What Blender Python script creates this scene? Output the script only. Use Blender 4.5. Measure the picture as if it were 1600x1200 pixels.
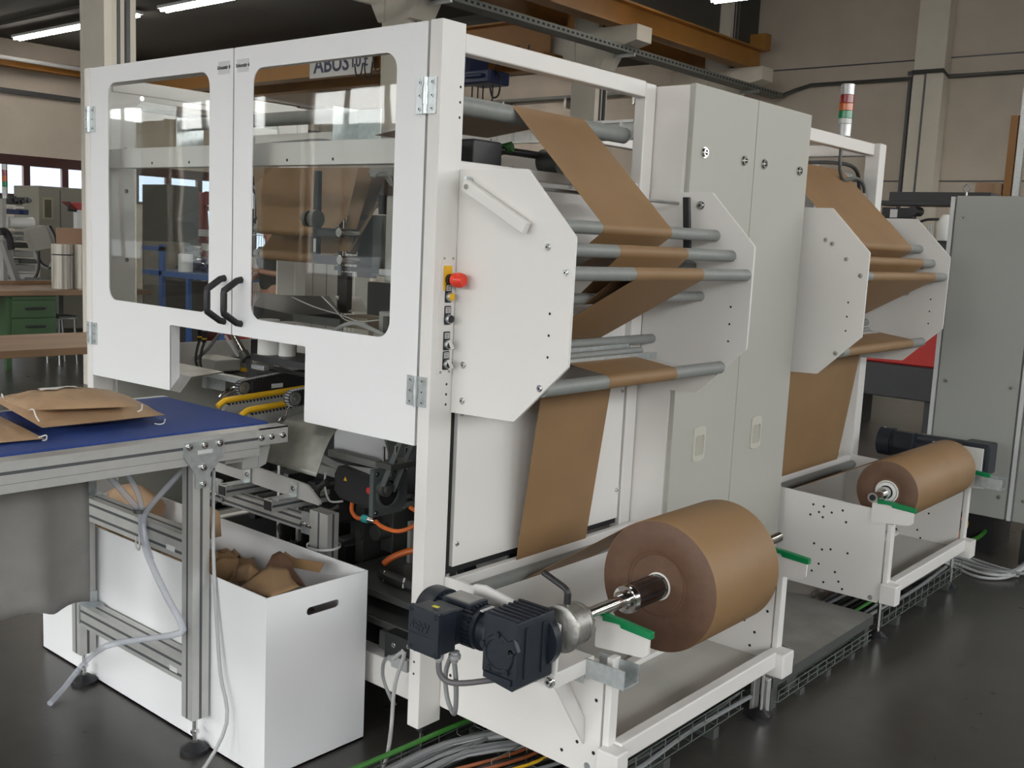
import bpy, bmesh, math, random
from mathutils import Vector, Matrix, noise
for o in list(bpy.data.objects): bpy.data.objects.remove(o)
PI = math.pi
COL = bpy.context.scene.collection
# ------------------------------------------------------------------ camera
CP = Vector((2.222, -2.244, 1.687))
R = ((0.75921524, 0.64919949, 0.04617635), (0.12422518, -0.07490102, -0.98942303), (-0.63887427, 0.75692131, -0.13751292))
FL = 1620.5
cd = bpy.data.cameras.new('camera'); cam = bpy.data.objects.new('camera', cd); COL.objects.link(cam)
cd.sensor_width = 36; cd.lens = FL/1600*36; cd.clip_start = 0.05; cd.clip_end = 2000
cam.matrix_world = Matrix(((R[0][0], -R[1][0], -R[2][0], CP.x), (R[0][1], -R[1][1], -R[2][1], CP.y), (R[0][2], -R[1][2], -R[2][2], CP.z), (0, 0, 0, 1)))
bpy.context.scene.camera = cam
def W(u, v, ax, val):
    """measured image point -> point of the hall on the plane x/y/z = val"""
    c = ((u-800)/FL, (v-600)/FL, 1.0)
    d = Vector([sum(R[i][k]*c[i] for i in range(3)) for k in range(3)])
    k = 'xyz'.index(ax); return CP + d*((val-CP[k])/d[k])
# ------------------------------------------------------------------ world, exposure
vs = bpy.context.scene.view_settings
vs.view_transform = 'Standard'; vs.look = 'None'; vs.gamma = 1; vs.use_curve_mapping = False; vs.exposure = 0.2
w = bpy.data.worlds.new('sky'); bpy.context.scene.world = w; w.use_nodes = True
nt = w.node_tree; nt.nodes.clear()
wo = nt.nodes.new('ShaderNodeOutputWorld'); bg = nt.nodes.new('ShaderNodeBackground')
tc = nt.nodes.new('ShaderNodeTexCoord'); sp = nt.nodes.new('ShaderNodeSeparateXYZ'); cr = nt.nodes.new('ShaderNodeValToRGB')
nt.links.new(tc.outputs['Generated'], sp.inputs[0]); nt.links.new(sp.outputs['Z'], cr.inputs[0]); nt.links.new(cr.outputs[0], bg.inputs[0]); nt.links.new(bg.outputs[0], wo.inputs[0])
cr.color_ramp.elements[0].position = 0.0; cr.color_ramp.elements[0].color = (1.0, 0.985, 0.975, 1)
cr.color_ramp.elements[1].position = 0.6; cr.color_ramp.elements[1].color = (0.90, 0.94, 1, 1)
SKY = 11.5
bg.inputs['Strength'].default_value = SKY
LAMP = 33.0
# ------------------------------------------------------------------ materials
MATS = {}
def mat(name, col, rough=0.5, metal=0.0, var=0.0, scale=8.0, bump=0.0, bscale=60.0, emit=0, alpha=1.0, coat=0.0, stretch=None, spec=None):
    if name in MATS: return MATS[name]
    m = bpy.data.materials.new(name); m.use_nodes = True; n = m.node_tree; b = n.nodes['Principled BSDF']
    b.inputs['Base Color'].default_value = (*col, 1); b.inputs['Roughness'].default_value = rough; b.inputs['Metallic'].default_value = metal
    if spec is not None: b.inputs['Specular IOR Level'].default_value = spec
    if coat: b.inputs['Coat Weight'].default_value = coat; b.inputs['Coat Roughness'].default_value = 0.1
    t = n.nodes.new('ShaderNodeTexCoord'); mp = n.nodes.new('ShaderNodeMapping'); n.links.new(t.outputs['Object'], mp.inputs[0])
    if stretch: mp.inputs['Scale'].default_value = stretch
    if var:
        no = n.nodes.new('ShaderNodeTexNoise'); no.inputs['Scale'].default_value = scale; no.inputs['Detail'].default_value = 6
        n.links.new(mp.outputs[0], no.inputs[0])
        r = n.nodes.new('ShaderNodeValToRGB'); n.links.new(no.outputs[0], r.inputs[0])
        r.color_ramp.elements[0].position = 0.3; r.color_ramp.elements[0].color = (*[max(0, c*(1-var)) for c in col], 1)
        r.color_ramp.elements[1].position = 0.7; r.color_ramp.elements[1].color = (*[min(1, c*(1+var)) for c in col], 1)
        n.links.new(r.outputs[0], b.inputs['Base Color'])
    if bump:
        no = n.nodes.new('ShaderNodeTexNoise'); no.inputs['Scale'].default_value = bscale; no.inputs['Detail'].default_value = 4
        n.links.new(mp.outputs[0], no.inputs[0])
        bp = n.nodes.new('ShaderNodeBump'); bp.inputs['Strength'].default_value = bump; bp.inputs['Distance'].default_value = 0.01
        n.links.new(no.outputs[0], bp.inputs['Height']); n.links.new(bp.outputs[0], b.inputs['Normal'])
    if emit: b.inputs['Emission Color'].default_value = (*col, 1); b.inputs['Emission Strength'].default_value = emit
    if alpha < 1: b.inputs['Alpha'].default_value = alpha
    MATS[name] = m; return m
WH = mat('white powder coat', (0.775, 0.75, 0.722), 0.42, bump=0.02, bscale=900)
WD = mat('white door paint', (0.83, 0.83, 0.84), 0.38, bump=0.02, bscale=900)
GC = mat('light grey cabinet paint', (0.44, 0.432, 0.39), 0.5, bump=0.02, bscale=900)
GS = mat('grey steel cabinet paint', (0.36, 0.37, 0.345), 0.5, bump=0.02, bscale=900)
DK = mat('dark recess', (0.012, 0.012, 0.013), 0.7)
BK = mat('black plastic', (0.015, 0.015, 0.017), 0.45)
BM = mat('black anodised metal', (0.03, 0.03, 0.032), 0.4, 0.3)
NV = mat('blue-black motor paint', (0.014, 0.019, 0.028), 0.38, bump=0.08, bscale=300)
RG = mat('grey anodised roller', (0.25, 0.26, 0.25), 0.5, 0.1, var=0.06, scale=30)
AL = mat('anodised aluminium', (0.56, 0.555, 0.535), 0.42, 0.6, var=0.05, scale=20)
AG = mat('aluminium groove', (0.11, 0.115, 0.12), 0.5, 0.5)
ZN = mat('galvanised steel', (0.56, 0.595, 0.60), 0.35, 0.8, var=0.12, scale=45)
ST = mat('bare steel', (0.40, 0.40, 0.385), 0.38, 0.85, var=0.2, scale=14)
CH = mat('polished steel', (0.62, 0.61, 0.60), 0.12, 1.0)
CA = mat('cast steel', (0.36, 0.35, 0.33), 0.42, 0.85, var=0.2, scale=40, bump=0.1, bscale=80)
KP = mat('kraft paper', (0.263, 0.156, 0.073), 0.55, var=0.07, scale=5, bump=0.02, bscale=700)
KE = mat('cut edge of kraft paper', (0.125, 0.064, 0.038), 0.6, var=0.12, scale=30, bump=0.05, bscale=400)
KB = mat('kraft paper bag', (0.40, 0.26, 0.15), 0.6, var=0.09, scale=7, bump=0.12, bscale=40)
CD = mat('white card', (0.75, 0.73, 0.68), 0.7)
BB = mat('blue belt', (0.018, 0.052, 0.235), 0.62, bump=0.4, bscale=500, var=0.12, scale=60)
GR = mat('green plastic', (0.0, 0.22, 0.07), 0.35)
RD = mat('red plastic', (0.75, 0.045, 0.02), 0.3)
YL = mat('yellow plastic', (0.85, 0.50, 0.02), 0.4)
OR = mat('orange cable', (0.72, 0.16, 0.03), 0.45)
TQ = mat('turquoise ring', (0.04, 0.35, 0.36), 0.35)
CB = mat('grey cable', (0.24, 0.245, 0.25), 0.5)
CL = mat('light grey cable', (0.42, 0.42, 0.42), 0.5)
CG = mat('green cable', (0.04, 0.18, 0.025), 0.5)
CBK = mat('black cable', (0.02, 0.02, 0.02), 0.5)
WP = mat('white plastic', (0.72, 0.72, 0.70), 0.4)
GP = mat('grey plastic gland', (0.35, 0.355, 0.36), 0.45)
TX = mat('black lettering', (0.02, 0.02, 0.025), 0.6)
LB = mat('silver label', (0.62, 0.63, 0.63), 0.4)
CT = mat('grey cotton cloth', (0.235, 0.225, 0.215), 0.9, var=0.08, scale=10, bump=0.25, bscale=400)
TH = mat('white thread', (0.78, 0.77, 0.74), 0.8, bump=0.5, bscale=400)
DG = mat('dark grey metal', (0.10, 0.105, 0.10), 0.45, 0.4, var=0.1)
MG = mat('machine grey paint', (0.36, 0.36, 0.34), 0.5)
def glassy(name, col, alpha, rough=0.02):
    m = bpy.data.materials.new(name); m.use_nodes = True; n = m.node_tree; n.nodes.clear()
    o = n.nodes.new('ShaderNodeOutputMaterial'); mx = n.nodes.new('ShaderNodeMixShader'); tr = n.nodes.new('ShaderNodeBsdfTransparent'); gl = n.nodes.new('ShaderNodeBsdfGlossy')
    lw = n.nodes.new('ShaderNodeLayerWeight'); pw = n.nodes.new('ShaderNodeMath'); pw.operation = 'POWER'; pw.inputs[1].default_value = 5.0
    fr = n.nodes.new('ShaderNodeMath'); fr.operation = 'MULTIPLY_ADD'; fr.inputs[1].default_value = 0.96; fr.inputs[2].default_value = 0.035; n.links.new(lw.outputs['Facing'], pw.inputs[0]); n.links.new(pw.outputs[0], fr.inputs[0])
    tr.inputs[0].default_value = (*col, 1); gl.inputs['Roughness'].default_value = rough
    no = n.nodes.new('ShaderNodeTexNoise'); no.inputs['Scale'].default_value = 1.8; bp = n.nodes.new('ShaderNodeBump'); bp.inputs['Strength'].default_value = alpha; bp.inputs['Distance'].default_value = 0.02
    t = n.nodes.new('ShaderNodeTexCoord'); n.links.new(t.outputs['Object'], no.inputs[0]); n.links.new(no.outputs[0], bp.inputs['Height']); n.links.new(bp.outputs[0], gl.inputs['Normal'])
    n.links.new(fr.outputs[0], mx.inputs[0]); n.links.new(tr.outputs[0], mx.inputs[1]); n.links.new(gl.outputs[0], mx.inputs[2]); n.links.new(mx.outputs[0], o.inputs[0])
    return m
PANE = glassy('clear acrylic', (0.93, 0.94, 0.93), 0.05)
HOSE = mat('clear pvc hose', (0.62, 0.65, 0.72), 0.08, alpha=0.42, coat=0.5)
FILM = mat('clear film roll', (0.62, 0.59, 0.53), 0.16, 0.55, var=0.35, scale=5, stretch=(6, 6, 0.15))
def noise_floor():
    m = bpy.data.materials.new('sealed concrete floor'); m.use_nodes = True; n = m.node_tree; b = n.nodes['Principled BSDF']
    t = n.nodes.new('ShaderNodeTexCoord')
    a = n.nodes.new('ShaderNodeTexNoise'); a.inputs['Scale'].default_value = 1.1; a.inputs['Detail'].default_value = 9; a.inputs['Roughness'].default_value = 0.62
    c = n.nodes.new('ShaderNodeTexNoise'); c.inputs['Scale'].default_value = 14; c.inputs['Detail'].default_value = 6
    n.links.new(t.outputs['Object'], a.inputs[0]); n.links.new(t.outputs['Object'], c.inputs[0])
    r = n.nodes.new('ShaderNodeValToRGB'); n.links.new(a.outputs[0], r.inputs[0])
    r.color_ramp.elements[0].position = 0.3; r.color_ramp.elements[0].color = (0.052, 0.049, 0.044, 1)
    r.color_ramp.elements[1].position = 0.72; r.color_ramp.elements[1].color = (0.098, 0.092, 0.081, 1)
    mx = n.nodes.new('ShaderNodeMix'); mx.data_type = 'RGBA'; mx.blend_type = 'MULTIPLY'; mx.inputs[0].default_value = 0.5
    n.links.new(r.outputs[0], mx.inputs[6]); n.links.new(c.outputs[0], mx.inputs[7]); n.links.new(mx.outputs[2], b.inputs['Base Color'])
    r2 = n.nodes.new('ShaderNodeMapRange'); r2.inputs[3].default_value = 0.24; r2.inputs[4].default_value = 0.36; n.links.new(c.outputs[0], r2.inputs[0]); n.links.new(r2.outputs[0], b.inputs['Roughness'])
    bp = n.nodes.new('ShaderNodeBump'); bp.inputs['Strength'].default_value = 0.06; bp.inputs['Distance'].default_value = 0.01; n.links.new(a.outputs[0], bp.inputs['Height']); n.links.new(bp.outputs[0], b.inputs['Normal'])
    return m
FLOOR = noise_floor()
WL = mat('beige wall paint', (0.60, 0.535, 0.455), 0.85, var=0.05, scale=2, bump=0.1, bscale=120)
CE = mat('dark ceiling', (0.085, 0.080, 0.070), 0.9, var=0.06, scale=1)
CO = mat('cream column paint', (0.74, 0.70, 0.61), 0.8, var=0.04, scale=3)
CR = mat('crane yellow', (0.38, 0.175, 0.035), 0.5, var=0.08, scale=3)
MR = mat('maroon frame', (0.055, 0.018, 0.014), 0.5)
MRR = mat('dark red enamel', (0.24, 0.022, 0.018), 0.4)
WO = mat('worn bench wood', (0.24, 0.145, 0.08), 0.5, var=0.25, scale=5, stretch=(1, 0.2, 1))
GN = mat('green drawer paint', (0.04, 0.095, 0.035), 0.45)
BL = mat('blue cart paint', (0.03, 0.115, 0.36), 0.45)
FAC = mat('pale blue facade', (0.20, 0.235, 0.30), 0.9, var=0.1, scale=0.4)
HIL = mat('wooded hill', (0.010, 0.014, 0.012), 1.0, var=0.4, scale=0.05)
# ------------------------------------------------------------------ geometry helpers
class M:
    def __init__(s): s.v = []; s.f = []; s.m = []
    def add(s, vs, fs, mi=0):
        o = len(s.v); s.v += [Vector(p) for p in vs]
        for f in fs: s.f.append([i+o for i in f]); s.m.append(mi)
        return s
    def box(s, x0, x1, y0, y1, z0, z1, mi=0):
        x0, x1 = sorted((x0, x1)); y0, y1 = sorted((y0, y1)); z0, z1 = sorted((z0, z1))
        return s.add([(x, y, z) for z in (z0, z1) for x, y in ((x0, y0), (x1, y0), (x1, y1), (x0, y1))],
                     [(3, 2, 1, 0), (4, 5, 6, 7), (0, 1, 5, 4), (1, 2, 6, 5), (2, 3, 7, 6), (3, 0, 4, 7)], mi)
    def beam(s, p0, p1, wx, wz, mi=0, up=(0, 0, 1)):
        p0 = Vector(p0); p1 = Vector(p1); d = (p1-p0).normalized(); u = Vector(up)
        a = d.cross(u); a = a.normalized() if a.length > 1e-4 else Vector((1, 0, 0)); u = a.cross(d)
        vs = [p+a*(wx/2*i)+u*(wz/2*j) for p in (p0, p1) for i, j in ((-1, -1), (1, -1), (1, 1), (-1, 1))]
        return s.add(vs, [(0, 1, 2, 3), (7, 6, 5, 4), (0, 4, 5, 1), (1, 5, 6, 2), (2, 6, 7, 3), (3, 7, 4, 0)], mi)
    def cyl(s, p0, p1, r, mi=0, seg=20, r2=None, cap=True, capmi=None):
        p0 = Vector(p0); p1 = Vector(p1); d = (p1-p0).normalized(); a = d.orthogonal().normalized(); b = d.cross(a); r2 = r if r2 is None else r2
        vs = [p+(a*math.cos(2*PI*i/seg)+b*math.sin(2*PI*i/seg))*q for p, q in ((p0, r), (p1, r2)) for i in range(seg)]
        s.add(vs, [(i, (i+1) % seg, seg+(i+1) % seg, seg+i) for i in range(seg)], mi)
        if cap:
            o = len(s.v)-2*seg; c = mi if capmi is None else capmi
            s.f.append([o+i for i in reversed(range(seg))]); s.m.append(c); s.f.append([o+seg+i for i in range(seg)]); s.m.append(c)
        return s
    def ring(s, p0, p1, ro, ri, mi=0, seg=28):
        p0 = Vector(p0); p1 = Vector(p1); d = (p1-p0).normalized(); a = d.orthogonal().normalized(); b = d.cross(a); vs = []
        for p, q in ((p0, ro), (p1, ro), (p1, ri), (p0, ri)): vs += [p+(a*math.cos(2*PI*i/seg)+b*math.sin(2*PI*i/seg))*q for i in range(seg)]
        fs = []
        for k in range(4):
            for i in range(seg): fs.append((k*seg+i, k*seg+(i+1) % seg, ((k+1) % 4)*seg+(i+1) % seg, ((k+1) % 4)*seg+i))
        return s.add(vs, fs, mi)
    def lathe(s, c, axis, prof, mi=0, seg=28):
        c = Vector(c); d = Vector(axis).normalized(); a = d.orthogonal().normalized(); b = d.cross(a); vs = []
        for t, q in prof: vs += [c+d*t+(a*math.cos(2*PI*i/seg)+b*math.sin(2*PI*i/seg))*q for i in range(seg)]
        fs = [(k*seg+i, k*seg+(i+1) % seg, (k+1)*seg+(i+1) % seg, (k+1)*seg+i) for k in range(len(prof)-1) for i in range(seg)]
        fs.append(tuple(reversed(range(seg)))); fs.append(tuple((len(prof)-1)*seg+i for i in range(seg)))
        return s.add(vs, fs, mi)
    def tube(s, pts, r, mi=0, seg=10, smooth=4, flat=1.0):
        pts = [Vector(p) for p in pts]
        if smooth and len(pts) > 2:
            q = []; n = len(pts)
            for i in range(n-1):
                p0 = pts[max(0, i-1)]; p1 = pts[i]; p2 = pts[i+1]; p3 = pts[min(n-1, i+2)]
                for k in range(smooth):
                    t = k/smooth; q.append(0.5*((2*p1)+(p2-p0)*t+(2*p0-5*p1+4*p2-p3)*t*t+(3*p1-p0-3*p2+p3)*t**3))
            q.append(pts[-1]); pts = q
        n = len(pts); vs = []; a = None
        for i, p in enumerate(pts):
            d = (pts[min(n-1, i+1)]-pts[max(0, i-1)]).normalized()
            a = d.orthogonal().normalized() if a is None else (a-d*a.dot(d)).normalized()
            b = d.cross(a); vs += [p+(a*math.cos(2*PI*k/seg)+b*math.sin(2*PI*k/seg)*flat)*r for k in range(seg)]
        fs = [(i*seg+k, i*seg+(k+1) % seg, (i+1)*seg+(k+1) % seg, (i+1)*seg+k) for i in range(n-1) for k in range(seg)]
        fs += [tuple(reversed(range(seg))), tuple((n-1)*seg+k for k in range(seg))]
        return s.add(vs, fs, mi)
    def prism(s, pts, pl, a0, a1, mi=0):
        a0, a1 = sorted((a0, a1)); n = len(pts)
        g = {'y': lambda p, a: (p[0], a, p[1]), 'x': lambda p, a: (a, p[0], p[1]), 'z': lambda p, a: (p[0], p[1], a)}[pl]
        return s.add([g(p, a) for a in (a0, a1) for p in pts], [tuple(range(n)), tuple(range(2*n-1, n-1, -1))]+[(i, n+i, n+(i+1) % n, (i+1) % n) for i in range(n)], mi)
    def plate(s, outer, holes, pl, a0, a1, mi=0):
        cu = bpy.data.curves.new('c', 'CURVE'); cu.dimensions = '2D'; cu.fill_mode = 'BOTH'; cu.extrude = abs(a1-a0)/2
        for lp in [outer]+list(holes):
            sl = cu.splines.new('POLY'); sl.points.add(len(lp)-1); sl.use_cyclic_u = True
            for i, p in enumerate(lp): sl.points[i].co = (p[0], p[1], 0, 1)
        return s._cv(cu, pl, (a0+a1)/2, mi)
    def _cv(s, cu, pl, a, mi, T=None):
        o = bpy.data.objects.new('c', cu); COL.objects.link(o); bpy.context.view_layer.update()
        me = bpy.data.meshes.new_from_object(o.evaluated_get(bpy.context.evaluated_depsgraph_get()))
        g = T or {'y': lambda p: (p[0], a+p[2], p[1]), 'x': lambda p: (a+p[2], p[0], p[1]), 'z': lambda p: (p[0], p[1], a+p[2])}[pl]
        s.add([g(v.co) for v in me.vertices], [tuple(p.vertices) for p in me.polygons], mi)
        bpy.data.objects.remove(o); bpy.data.curves.remove(cu); bpy.data.meshes.remove(me); return s
    def text(s, body, size, T, mi=0, ext=0.0006, bold=0.0, align='CENTER'):
        cu = bpy.data.curves.new('t', 'FONT'); cu.body = body; cu.size = size; cu.extrude = ext; cu.offset = bold; cu.align_x = align; cu.align_y = 'CENTER'; cu.resolution_u = 3
        return s._cv(cu, None, 0, mi, T)
def TXf(c, ux, uy):
    c = Vector(c); ux = Vector(ux); uy = Vector(uy); n = ux.cross(uy)
    return lambda p: c+ux*p[0]+uy*p[1]+n*p[2]
def rpoly(pts, r, seg=6):
    out = []; n = len(pts)
    rs = r if isinstance(r, (list, tuple)) else [r]*n
    for i in range(n):
        p = Vector(pts[i]); a = (Vector(pts[i-1])-p); b = (Vector(pts[(i+1) % n])-p); q = rs[i]
        if q <= 0: out.append(tuple(p)); continue
        a.normalize(); b.normalize(); ang = a.angle(b); t = q/math.tan(ang/2); c = p+(a+b).normalized()*(q/math.sin(ang/2))
        s0 = p+a*t-c; s1 = p+b*t-c; a0 = math.atan2(s0.y, s0.x); a1 = math.atan2(s1.y, s1.x)
        da = (a1-a0+PI) % (2*PI)-PI
        for k in range(seg+1): th = a0+da*k/seg; out.append((c.x+q*math.cos(th), c.y+q*math.sin(th)))
    return out
def rrect(x0, x1, y0, y1, r, seg=6): return rpoly([(x0, y0), (x1, y0), (x1, y1), (x0, y1)], r, seg)
def circ(x, y, r, n=16): return [(x+r*math.cos(2*PI*i/n), y+r*math.sin(2*PI*i/n)) for i in range(n)]
WPOS = {}
def meta(o, label=None, cat=None, group=None, kind=None):
    if label: o['label'] = label
    if cat: o['category'] = cat
    if group: o['group'] = group
    if kind: o['kind'] = kind
    return o
def root(name, loc, label, cat, group=None):
    o = bpy.data.objects.new(name, None); COL.objects.link(o); o.location = loc; o.empty_display_size = 0.1
    WPOS[o.name] = Vector(loc); return meta(o, label, cat, group)
def fin(name, b, mats, parent=None, label=None, cat=None, group=None, kind=None, bevel=0.0, ang=35, seg=2, sub=0):
    if not isinstance(mats, (list, tuple)): mats = [mats]
    xs = [v for v in b.v]; lo = Vector([min(v[i] for v in xs) for i in range(3)]); hi = Vector([max(v[i] for v in xs) for i in range(3)]); c = (lo+hi)/2
    if parent is None and kind != 'structure': c.z = lo.z
    me = bpy.data.meshes.new(name); me.from_pydata([tuple(v-c) for v in xs], [], b.f)
    for m in mats: me.materials.append(m)
    me.polygons.foreach_set('material_index', b.m); me.validate(); me.update()
    bm = bmesh.new(); bm.from_mesh(me); bmesh.ops.recalc_face_normals(bm, faces=bm.faces); bm.to_mesh(me); bm.free()
    me.shade_smooth(); me.set_sharp_from_angle(angle=math.radians(ang))
    o = bpy.data.objects.new(name, me); COL.objects.link(o); WPOS[o.name] = c
    if parent is not None: o.parent = parent; o.location = c-WPOS[parent.name]
    else: o.location = c
    if bevel:
        md = o.modifiers.new('bevel', 'BEVEL'); md.width = bevel; md.segments = seg; md.limit_method = 'ANGLE'; md.angle_limit = math.radians(40); md.harden_normals = True
    if sub: o.modifiers.new('sub', 'SUBSURF').levels = sub; o.modifiers['sub'].render_levels = sub
    return meta(o, label, cat, group, kind)
def copy_tree(o, parent=None):
    c = o.copy(); COL.objects.link(c); c.parent = parent
    for ch in [q for q in o.children]: copy_tree(ch, c)
    return c
def bolt(parent, p, n, r=0.009, h=0.006, m=None, name='bolt'):
    p = Vector(p); n = Vector(n); b = M(); b.cyl(p, p+n*h*0.35, r*1.35, 0, 18); b.cyl(p+n*h*0.35, p+n*h, r, 0, 16, r2=r*0.8); b.cyl(p+n*h*1.0, p+n*(h+0.0004), r*0.42, 1, 6)
    return fin(name, b, [m or CH, DK], parent)
def holes(b, pts, n, r, mi):
    n = Vector(n)
    for p in pts: p = Vector(p); b.cyl(p-n*0.002, p+n*0.0006, r, mi, 12)
# ================================================================== THE HALL
def wall_open(name, pl, a0, a1, u0, u1, z0, z1, ops, m):
    b = M(); b.plate([(u0, z0), (u1, z0), (u1, z1), (u0, z1)], [[(p, r), (q, r), (q, t), (p, t)] for p, q, r, t in ops], pl, a0, a1)
    return fin(name, b, m, kind='structure')
fin('floor', M().box(-21.3, 8.3, -9.3, 16.8, -0.2, 0), FLOOR, kind='structure')
b = M(); b.box(-7.8, 8.3, -9.3, 16.8, 6.9, 7.1); b.box(-21.3, -7.8, -9.3, 16.8, 5.44, 7.1)
for y in (-4.8, -0.8, 3.2, 7.2, 11.2, 15.2): b.box(-21, -7.95, y-0.05, y+0.05, 5.38, 5.44); b.box(-7.65, 8, y-0.16, y+0.16, 6.5, 6.9)
fin('ceiling', b, CE, kind='structure')
# front and right walls (behind the photographer): tall windows that let the daylight in
fx = [(-20.3+4.05*i, -17.3+4.05*i, 0.9, 4.05) for i in range(7)]
wall_open('wall_front', 'y', -9.3, -9.0, -21.3, 8.3, 0, 6.9, fx, WL)
rx = [(-8.2+4.0*i, -5.2+4.0*i, 2.9, 4.7) for i in range(6)]  # unseen row, extended and sized to brighten side faces and back wall
wall_open('wall_right', 'x', 8.0, 8.3, -9.3, 16.8, 0, 6.9, rx, WL)
n = 0
def window_unit(x0, x1, y0, y1, z0, z1, axis, mcol, div=1, glass=True):
    global n
    n += 1; b = M(); t = 0.06
    if axis == 'y':
        c = (y0+y1)/2; fr = [(x0, x0+t, z0, z1), (x1-t, x1, z0, z1), (x0, x1, z0, z0+t), (x0, x1, z1-t, z1)]+[(x0+(x1-x0)*k/div-t/2, x0+(x1-x0)*k/div+t/2, z0, z1) for k in range(1, div)]
        for q in fr: b.box(q[0], q[1], c-0.04, c+0.04, q[2], q[3])
        g = M().box(x0+t, x1-t, c-0.004, c+0.004, z0+t, z1-t)
    else:
        c = (x0+x1)/2; fr = [(y0, y0+t, z0, z1), (y1-t, y1, z0, z1), (y0, y1, z0, z0+t), (y0, y1, z1-t, z1)]+[(y0+(y1-y0)*k/div-t/2, y0+(y1-y0)*k/div+t/2, z0, z1) for k in range(1, div)]
        for q in fr: b.box(c-0.04, c+0.04, q[0], q[1], q[2], q[3])
        g = M().box(c-0.004, c+0.004, y0+t, y1-t, z0+t, z1-t)
    f = fin('window_%d' % n, b, mcol, kind='structure')
    fin('window_pane', g, PANE, f)
for q in fx: window_unit(q[0], q[1], -9.3, -9.0, q[2], q[3], 'y', MR, 3)
for q in rx: window_unit(8.0, 8.3, q[0], q[1], q[2], q[3], 'x', MR, 3)
def portal(loc, rot, sx, sy):
    l = bpy.data.lights.new('window_daylight', 'AREA'); l.shape = 'RECTANGLE'; l.size = sx; l.size_y = sy; l.cycles.is_portal = True
    o = bpy.data.objects.new('window_daylight', l); COL.objects.link(o); o.location = loc; o.rotation_euler = rot
for q in fx: portal(((q[0]+q[1])/2, -9.02, (q[2]+q[3])/2), (PI/2, 0, 0), q[1]-q[0], q[3]-q[2])
for q in rx: portal((8.02, (q[0]+q[1])/2, (q[2]+q[3])/2), (0, PI/2, 0), q[3]-q[2], q[1]-q[0])
# back wall with pilasters and panel joints
b = M(); b.box(-21.3, 8.3, 16.5, 16.8, 0, 7)
for z in (3.04, 5.12): b.box(-7.7, 8, 16.485, 16.5, z-0.012, z+0.012, 1)
fin('wall_back', b, [WL, AG], kind='structure')
# far left wall with the maroon window band
rows = []
yy = 3.30
while yy < 15.5: rows.append((yy, yy+0.72)); yy += 0.865
low = [(11.85+0.865*i*1.0, 12.55+0.865*i, 1.15, 2.08) for i in range(4)]
wall_open('wall_left', 'x', -21.3, -21.0, -9.3, 16.8, 0, 5.44, [(3.2, 15.6, 2.15, 2.98), (11.8, 15.3, 1.10, 2.12)], WL)
def band(y0, y1, z0, z1, spans, name):
    global n
    n += 1; b = M(); b.plate([(y0, z0), (y1, z0), (y1, z1), (y0, z1)], [[(p, z0+0.06), (q, z0+0.06), (q, z1-0.22 if z1 > 2.5 else z1-0.06), (p, z1-0.22 if z1 > 2.5 else z1-0.06)] for p, q in spans], 'x', -21.06, -20.97)
    f = fin('window_%d' % n, b, MR, kind='structure')
    for p, q in spans: fin('window_pane', M().box(-21.02, -21.01, p-0.01, q+0.01, z0+0.05, (z1-0.21 if z1 > 2.5 else z1-0.05)), PANE, f)
band(3.15, 15.65, 2.12, 3.02, rows, 'a'); band(11.78, 15.35, 1.06, 2.12, [(11.88+0.865*i, 12.58+0.865*i) for i in range(4)], 'b')
fin('trim_1', M().box(-21, -20.9, -9, 16.5, 4.30, 4.40), AG, kind='structure')
# outside: neighbouring building, wooded ridge, ground
fin('facade', M().box(-36, -34, 0, 60, -1, 4.5).prism([(0, 4.5), (60, 4.5), (30, 9)], 'x', -36, -34), FAC, label='pale blue neighbouring building seen through the far windows', cat='building')
b = M(); pts = []
for i in range(61):
    x = -640+i*14; h = math.hypot(x, 120)*(0.103+0.010*math.sin(i*0.55)+0.008*noise.noise((i*0.8, 0, 0))); pts.append((x, h))
for i in range(60): b.add([(pts[i][0], -70, -5), (pts[i+1][0], -70, -5), (pts[i+1][0], -120, pts[i+1][1]), (pts[i][0], -120, pts[i][1])], [(0, 1, 2, 3)])
fin('hillside', b, HIL, label='dark wooded hillside outside the front windows, mirrored in the machine doors', cat='hill')
fin('yard', M().box(-500, 500, -400, 400, -1.2, -1.0), mat('asphalt yard', (0.10, 0.10, 0.10), 0.9), kind='structure')
bpy.data.objects['yard'].name = 'floor_outside'
# columns, corbels, crane rails
ny = {3.2: 'cream concrete column at the far left behind the machine doors, lamp beside it', 7.2: 'cream concrete column rising directly above the machine corner', 11.2: 'cream concrete column with two corbels behind the open machine top', 15.2: 'cream concrete column at the hall corner under the yellow rail end'}
for y, lb in ny.items():
    r = root('concrete_column', (-7.8, y, 0), lb, 'column', 'columns between the two bays')
    b = M(); b.box(-8.0, -7.6, y-0.175, y+0.175, 0, 6.9); b.box(-7.6, -7.575, y-0.175, y-0.09, 0, 6.9); b.box(-7.602, -7.58, y-0.03, y+0.0, 0, 6.9, 1); b.box(-8.05, -8.0, y-0.175, y-0.1, 0, 6.9)
    fin('shaft', b, [CO, AG], r, bevel=0.006)
    for s in (1, -1):
        x0 = -7.8+s*0.2; x1 = -7.8+s*0.95
        fin('corbel', M().prism([(x0, 4.35), (x0, 4.95), (x1, 4.95), (x1, 4.72), (x0+s*0.25, 4.60), (x0+s*0.1, 4.35)], 'y', y-0.2, y+0.2), CO, r, bevel=0.006)
    fin('cable_duct', M().box(-7.62, -7.56, y+0.05, y+0.09, 0, 6.9), AG, r)
def ibeam(p0, p1, h, wd, t=0.03):
    b = M(); p0 = Vector(p0); p1 = Vector(p1); b.beam(p0, p1, 0.02, h); z = Vector((0, 0, h/2-t/2)); b.beam(p0+z, p1+z, wd, t); b.beam(p0-z, p1-z, wd, t); return b
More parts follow.
